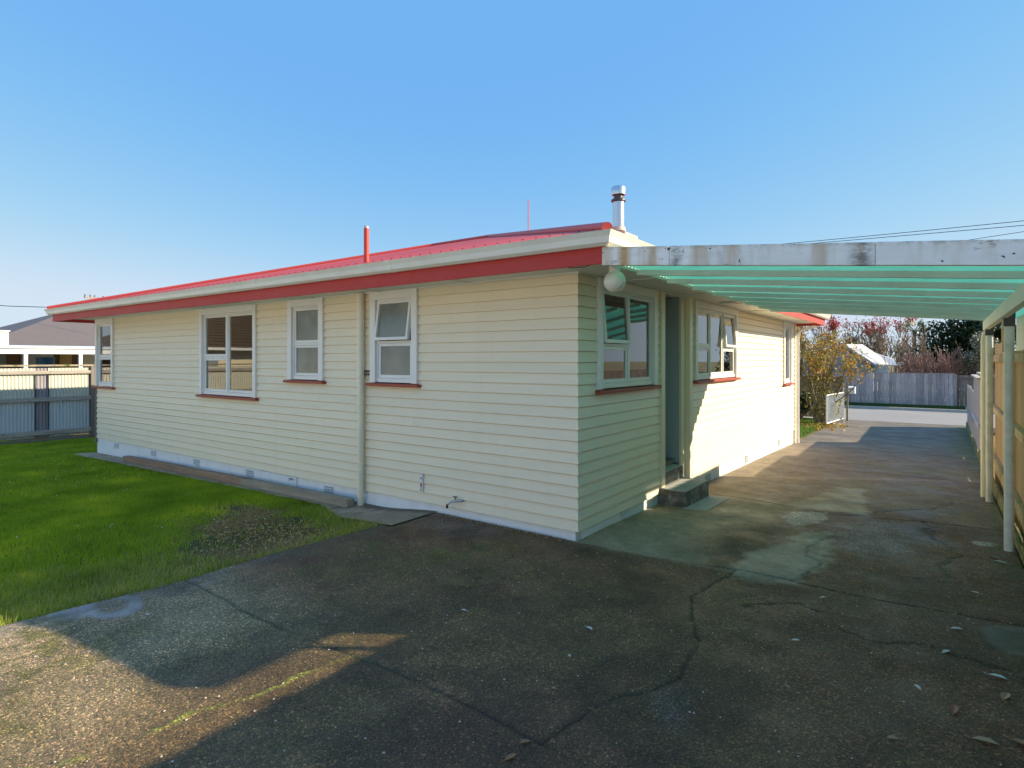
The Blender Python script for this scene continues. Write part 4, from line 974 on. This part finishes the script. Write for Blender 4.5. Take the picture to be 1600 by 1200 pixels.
clump('round_shrub', 'small dark green shrub at the foot of the autumn tree', -4.15, 23.2, .25, .35, .3, .42, 1500, .05, M['lf_dark'], cat='shrub')
# bare trees
def bare(name, label, x, y, base_z, H, n, mat, spreadx, depth=3, r=.03, leafn=0, leafm=None, leafsig=.2, topz=None, rmin=.008, cat='tree', leafsize=.05):
    t = thing(name, label, cat, (x, y, base_z)); mb = MB(); tips = []
    for i in range(n):
        dx = random.uniform(-1, 1); branch(mb, (x+dx*spreadx*.35, y+random.uniform(-.2, .2), base_z), (dx*spreadx*.55, random.uniform(-.3, .3), 1.15), H*random.uniform(.40, .55), r, depth, tips, .38, .42, 3, .12, 3, .62, rmin)
    mb.build('trunk', M[mat], t, recalc=False)
    if leafn:
        tp = [p for p in tips if topz is None or p.z > topz]
        if tp: leaves(tp, leafn, leafsig, leafsize).build('crown', leafm, t, recalc=False)
    return t
bare('bare_shrub', 'pink brown bare twiggy shrub behind the far fence', -.85, 36, -.3, 2.75, 34, 'twig', 1.6, 3, .022, cat='shrub', rmin=.009)
bare('bare_shrub', 'pink brown bare shrub at the right end of the far fence', .25, 36.3, -.3, 2.4, 20, 'twig', 1.1, 3, .022, cat='shrub', rmin=.009)
bare('bare_tree', 'bare brown tree with a red leafy top behind the grey house', -5.25, 57, -.3, 5.6, 7, 'twigb', 1.7, 4, .07, 1500, M['lf_red'], .22, 4.5, .014, leafsize=.09)
bare('bare_tree', 'bare grey tree with a small bunch of red leaves', -3.5, 57, -.3, 4.9, 4, 'twigb', 1.1, 4, .055, 700, M['lf_red'], .14, 4.0, .011, leafsize=.08)
bare('bare_tree', 'leafless brown tree behind the autumn tree', -7.8, 57, -.3, 5.0, 9, 'twigb', 2.2, 4, .06, 2600, M['lf_brown'], .3, 2.2, .014, leafsize=.08)
bare('bare_tree', 'tangled brown bare tree right of the grey roof', -4.3, 56, -.3, 4.2, 9, 'twigb', 1.9, 4, .05, 2200, M['lf_brown'], .3, 1.8, .014, leafsize=.08)
bare('bare_tree', 'pale bare tree beside the palm', -1.35, 42, -.3, 3.9, 4, 'twigb', .9, 4, .04, 0, rmin=.009)
# palm
t = thing('palm_tree', 'small green palm above the bare shrubs', 'palm', (-1.6, 48, -.3)); MB().tube([(-1.6, 48, -.3), (-1.6, 48, 3.7)], .12, 8).build('trunk', M['barkd'], t)
m = MB()
for i in range(26):
    a = random.uniform(0, 6.28); e = random.uniform(-.2, 1.3); p0 = Vector((-1.6, 48, 3.7)); d = Vector((math.cos(a)*math.cos(e), math.sin(a)*math.cos(e), math.sin(e)))
    for k in range(9):
        b = (p0+d*.45); s = Vector((random.gauss(0, .13), random.gauss(0, .13), random.gauss(0, .13))); n = len(m.v); m.v += [tuple(b-d.orthogonal().normalized()*.02), tuple(b+d.orthogonal().normalized()*.02), tuple(b+d*.45+s)]; m.f.append((n, n+1, n+2))
    m.tube([p0, p0+d*.5], .012, 4, False)
M['lf_palm'] = leaf_mat('palm_leaves', [(.08, .14, .03), (.12, .18, .05), (.05, .10, .02)], .5, .2)
m.build('fronds', M['lf_palm'], t, recalc=False)
# leaf litter at tree foot
m = MB(); pts = [Vector((random.gauss(-3.3, .4), random.gauss(21.3, .6), 0)) for _ in range(300)]
pts = [Vector((p.x, p.y, float(hgt(p.x, p.y))+.03)) for p in pts]
tag(leaves(pts, 500, .01, .045).build('leaf_litter', M['lf_autumn'], kind='stuff', recalc=False), 'fallen autumn leaves round the foot of the tree', 'leaves')

# ================================================================ NEIGHBOURS
# grey gabled house across the street
h = thing('neighbour_house', 'grey house with pale iron roof beyond the far fence', 'house', (-8, 48, -.4))
MB().box(-12.5, -3.85, 45, 52, -.4, 1.45).poly([(-8.2+.0, 45, 1.45), (-3.85, 45, 1.45), (-5.3, 45, 2.72), (-6.7, 45, 2.0)]).build('wall', M['hgrey'], h)
MB().hexa([(-5.35, 44.7, 2.76), (-3.6, 44.7, 1.42), (-3.2, 52, 1.42), (-5.0, 52, 2.9), (-5.35, 44.7, 2.83), (-3.55, 44.7, 1.50), (-3.15, 52, 1.50), (-5.0, 52, 2.97)]).build('roof', M['groof'], h)
MB().hexa([(-12.5, 44.7, 1.45), (-5.35, 44.7, 2.70), (-5.35, 52, 2.9), (-12.5, 52, 1.5), (-12.5, 44.7, 1.53), (-5.35, 44.7, 2.80), (-5.35, 52, 2.97), (-12.5, 52, 1.58)]).build('roof', M['groof'], h)
MB().hexa([(-3.4, 50, 1.35), (-1.9, 50, 1.30), (-1.9, 54, 1.30), (-5, 54, 2.5), (-3.4, 50, 1.42), (-1.9, 50, 1.38), (-1.9, 54, 1.38), (-5, 54, 2.6)]).build('roof', M['groof'], h)
MB().beam((-5.37, 44.66, 2.74), (-3.58, 44.66, 1.42), .05, .12).build('barge_board', M['hgrey'], h)
w = MB().box(-3.84, -2.95, 46, 46.1, .9, 1.38).build('porch', M['hwhite'], h); MB().box(-3.5, -3.35, 45.985, 45.995, 1.15, 1.3).box(-3.25, -3.1, 45.985, 45.995, 1.15, 1.3).build('window', M['glass'], w)
# left neighbour: brown roofed house, verandah beam, white building
h = thing('neighbour_house', 'house with big brown roof behind the iron fence', 'house', (-36, 12, -.4))
MB().box(-42, -30.5, 6.9, 22, -.4, 2.2).build('wall', M['hwhite'], h)
MB().hexa([(-30, 6.0, 2.20), (-30, 24, 2.20), (-42, 24, 2.2), (-42, 6.0, 2.2), (-35.8, 11.2, 4.35), (-35.8, 20, 4.35), (-36.2, 20, 4.35), (-36.2, 11.2, 4.35)]).build('roof', M['hroof'], h)
h = thing('verandah', 'white framed lean-to verandah above the iron fence', 'verandah', (-22.5, 5.5, -.4))
MB().box(-21.56, -21.5, 1, 11, 1.99, 2.15).build('front_beam', M['hwhite'], h, bevel=.004)
MB().hexa([(-21.45, 1, 2.15), (-21.45, 11, 2.15), (-25.5, 11, 2.28), (-25.5, 1, 2.28), (-21.45, 1, 2.18), (-21.45, 11, 2.18), (-25.5, 11, 2.31), (-25.5, 1, 2.31)]).build('roof', M['hwhite'], h)
for y in (4.2, 5.55, 6.9, 8.3): MB().box(-21.56, -21.46, y, y+.09, -.4, 1.99).build('post', M['hwhite'], h)
MB().box(-25.6, -25.5, 1, 11, -.4, 2.25).build('back_wall', M['brick'], h)
for y, w_, mt_ in ((5.6, .5, 'hgrey'), (6.5, .9, 'galv'), (7.6, .35, 'pal'), (8.3, .7, 'hwhite')): MB().box(-25.48, -25.42, y, y+w_, .6, 2.05).build('window', M[mt_], h)
M['blue'] = paint('blue_plastic', (.04, .15, .35), .5, .1)
tag(MB().lathe((-23.2, 6.55, -.38), [(.001, 0), (.20, .01), (.24, 2.20), (.25, 2.27), (.001, 2.28)], 16).build('storage_drum', M['blue']), 'blue upright container under the verandah', 'container')
M['arch'] = paint('cream_arch', (.6, .58, .55), .6, .1)
h = thing('white_shed', 'flat white building left of the brown roof', 'building', (-27.5, 4.5, -.4))
MB().box(-28.5, -27, 2.0, 6.55, -.4, 2.82).build('wall', M['hwhite'], h, bevel=.01)
MB().box(-28.55, -26.95, 1.95, 6.58, 2.822, 2.86).build('roof', M['hwhite'], h)
# tiled house seen in the reflections of the back windows
h = thing('neighbour_house', 'tiled house reflected in the wide window', 'house', (-31, -8, -.4))
w = MB().box(-38, -27, -15, -1.5, -.4, 2.35).build('wall', M['cream'], h)
MB().box(-26.99, -26.95, -7.6, -6.0, .95, 2.05).box(-26.99, -26.95, -3.6, -2.4, .95, 2.05).build('window', M['hgrey'], h)
rf = MB().hexa([(-26.3, -15.6, 2.35), (-26.3, -.9, 2.35), (-38.6, -.9, 2.35), (-38.6, -15.6, 2.35), (-31.5, -11, 4.5), (-31.5, -5.5, 4.5), (-32.5, -5.5, 4.5), (-32.5, -11, 4.5)]).build('roof', M['tileroof'], h)
m = MB()
for i in range(14):
    t_ = i/14; x = -26.3-5.2*t_; m.box(x-.03, x+.02, -15.6+4.6*t_, -.9-4.6*t_, 2.36+2.15*t_, 2.43+2.15*t_)
m.build('tile_course', M['tileroof'], rf)
MB().box(-26.32, -26.22, -15.6, -.9, 2.24, 2.36).build('gutter', M['hwhite'], h)
# garage next door behind the right fence
h = thing('neighbour_garage', 'brown walled garage behind the right hand fence', 'garage', (3.4, 5.5, 0))
MB().box(1.7, 5.5, 2.0, 9.0, -.2, 2.15).build('wall', M['brick'], h); MB().box(1.55, 5.7, 1.8, 9.2, 2.152, 2.22).build('roof', M['galv'], h)
h = thing('bounce_garage', 'unseen pale garage added behind the camera to bounce sunlight', 'garage', (-4.5, -6.3, 0))  # out of view, added to reflect sunlight onto the shaded back wall
MB().box(-10.5, 1.5, -9, -3.6, -.2, 2.9).build('wall', M['hwhite'], h); MB().box(-3.4, .2, -3.59, -3.55, -.0, 2.15).build('door', M['hwhite'], h)
MB().hexa([(-10.8, -9.3, 2.9), (1.8, -9.3, 2.9), (1.8, -3.3, 2.9), (-10.8, -3.3, 2.9), (-10.8, -6.5, 3.9), (1.8, -6.5, 3.9), (1.8, -6.1, 3.9), (-10.8, -6.1, 3.9)]).build('roof', M['groof'], h)
# tree clump left behind roof
clump('round_tree', 'green tree crown left of the brown roof', -58, 18.2, 3.35, 1.9, 1.9, 1.3, 1800, .14, M['lf_palm'])

# power pole and lines
p = thing('power_pole', 'distant street power pole with crossarm behind the left roof end', 'pole', (-68.5, 23.7, -.4))
MB().tube([(-68.5, 23.7, -.4), (-68.5, 23.7, 8.0)], [.18, .12], 8).build('pole', M['postg'], p)
MB().beam((-68.0, 22.3, 7.9), (-69.0, 25.1, 7.9), .12, .14).build('crossarm', M['postg'], p)
m = MB()
for t_ in (0.02, .2, .35, .65, .8, .98): m.tube([(-68+t_*-1, 22.3+2.8*t_, 7.97), (-68+t_*-1, 22.3+2.8*t_, 8.2)], .06, 6)
m.build('insulator', M['darkmetal'], p)
def wire(a, b, sag, r=.012, n=20):
    a, b = Vector(a), Vector(b); return [a.lerp(b, i/n)-Vector((0, 0, 4*sag*(i/n)*(1-i/n))) for i in range(n+1)]
w = MB().tube(wire((-40, 27, 8.2), (2.3, 27, 6.62), .35)+wire((2.3, 27, 6.62), (40, 27, 8.0), .5)[1:], .012, 5)
tag(w.build('power_line', M['black']), 'highest power line crossing the sky above the carport', 'wire')
w = MB().tube([(-11.2, 27, 6.75), (-3.66, 27, 6.58), (2.3, 27, 6.46), (20, 27, 6.3)], .012, 5)
tag(w.build('power_line', M['black']), 'lower power line just above the carport beam', 'wire')
w = MB().tube([(-1.0, 27, 6.0), (1.2, 27, 6.17), (2.3, 27, 6.25), (20, 27, 7.2)], .010, 5)
tag(w.build('power_line', M['black']), 'short line rising at the right edge above the beam', 'wire')
w = MB().tube([(-40, 2, 4.9), (-34, 8.2, 4.22), (-30, 12.0, 4.1)], .016, 5)
tag(w.build('power_line', M['black']), 'service line left of the roof end', 'wire')

# ================================================================ FALLEN LEAVES
M['lf_fall'] = {}
fallc = [(.36, .17, .07), (.45, .40, .32), (.28, .12, .07), (.60, .58, .52), (.42, .26, .14)]
fm = [paint('fallen_leaf_tone', c, .6, .3) for c in fallc]
spots = [(0.04, 3.86, .055, 2), (0.16, 3.63, .055, 4), (0.07, 5.03, .04, 3), (-0.12, 4.01, .028, 3), (0.27, 4.18, .05, 4), (0.3, 3.71, .05, 0), (-1.61, 2.2, .035, 0), (-1.95, 3.57, .035, 3),
 (-2.83, 3.29, .025, 3), (-1.87, 3.17, .02, 3), (0.01, 4.6, .035, 3), (-0.78, 4.21, .03, 3), (-0.75, 5.09, .03, 3), (0.25, 4.41, .045, 3), (-0.71, 3.59, .02, 4), (-1.62, 2.33, .03, 0), (-2.2, 2.42, .025, 0), (.42, 7.0, .05, 3), (.38, 7.15, .05, 4), (-.5, 3.75, .03, 2), (-.2, 3.4, .03, 4), (.2, 5.9, .03, 3), (-4.9, 3.2, .02, 0), (-4.62, 1.9, .02, 3)]
LEAFL = ['large pale brown leaf near the bottom right corner', 'tan leaf at the bottom edge of the driveway, furthest right', 'pale curled leaf on the right beside the smooth cement patch',
 'small pale leaf left of the brown leaves at bottom right', 'tan leaf by the right frame edge above the brown leaf', 'reddish brown leaf at the very right edge of the bottom corner', 'brown leaf at the bottom where two cracks meet, nearer the camera',
 'lone white leaf in the middle of the dark concrete', 'small pale leaf left of centre on the dark concrete', 'tiny pale leaf between the lone white leaf and the crack junction', 'pale leaf below the smooth cement patch on the right',
 'pale leaf right of the long crack, in line with the carport post', 'pale leaf just beyond the apron crack', 'pale twisted leaf above the brown leaves at right', 'small tan leaf right of the crack bend', 'reddish brown leaf lying in the crack junction at the bottom',
 'brown leaf lying in the joint left of the crack junction', 'pale leaf in the litter behind the near carport post', 'tan leaf in the litter behind the near carport post', 'brown leaf left of the pale leaf at lower right', 'tan leaf lowest between the middle and the right side',
 'pale leaf on the driveway in front of the near carport post', 'small brown leaf near the edge of the lawn', 'small pale leaf in the shadow left of the sunlit strip']
for i, (x, y, s, ci) in enumerate(spots):
    a = random.uniform(0, 6.28); z = float(hgt(x, y))+.008; m = MB(); ca, sa = math.cos(a), math.sin(a)
    pts = [(-1, 0, 0), (-.4, .38, .18), (.3, .42, .22), (1, 0, .1), (.3, -.4, .25), (-.4, -.36, .2)]
    W = [(x+(u*ca-v*sa)*s, y+(u*sa+v*ca)*s, z+w*s) for u, v, w in pts]; c = (x, y, z+.02*s)
    m.v = W+[c]; m.f = [(k, (k+1) % 6, 6) for k in range(6)]
    m.tube([W[0], (W[0][0]-ca*s*.5, W[0][1]-sa*s*.5, z+.1*s)], s*.03, 4)
    tag(m.build('fallen_leaf', fm[ci], recalc=False), LEAFL[i], 'leaf', 'dry leaves scattered on the driveway')
# small stones on the concrete
m = MB()
for i in range(420):
    x = random.uniform(-4.8, .5); y = random.uniform(.9, 7.0); s = random.uniform(.003, .007); z = float(hgt(x, y))+.004; a = random.uniform(0, 3)
    m.lathe((x, y, z), [(.0005, s*.9), (s*.8, s*.5), (s, 0)], 5)
tag(m.build('grit', M['step'], kind='stuff'), 'small pale grit scattered over the driveway', 'grit')
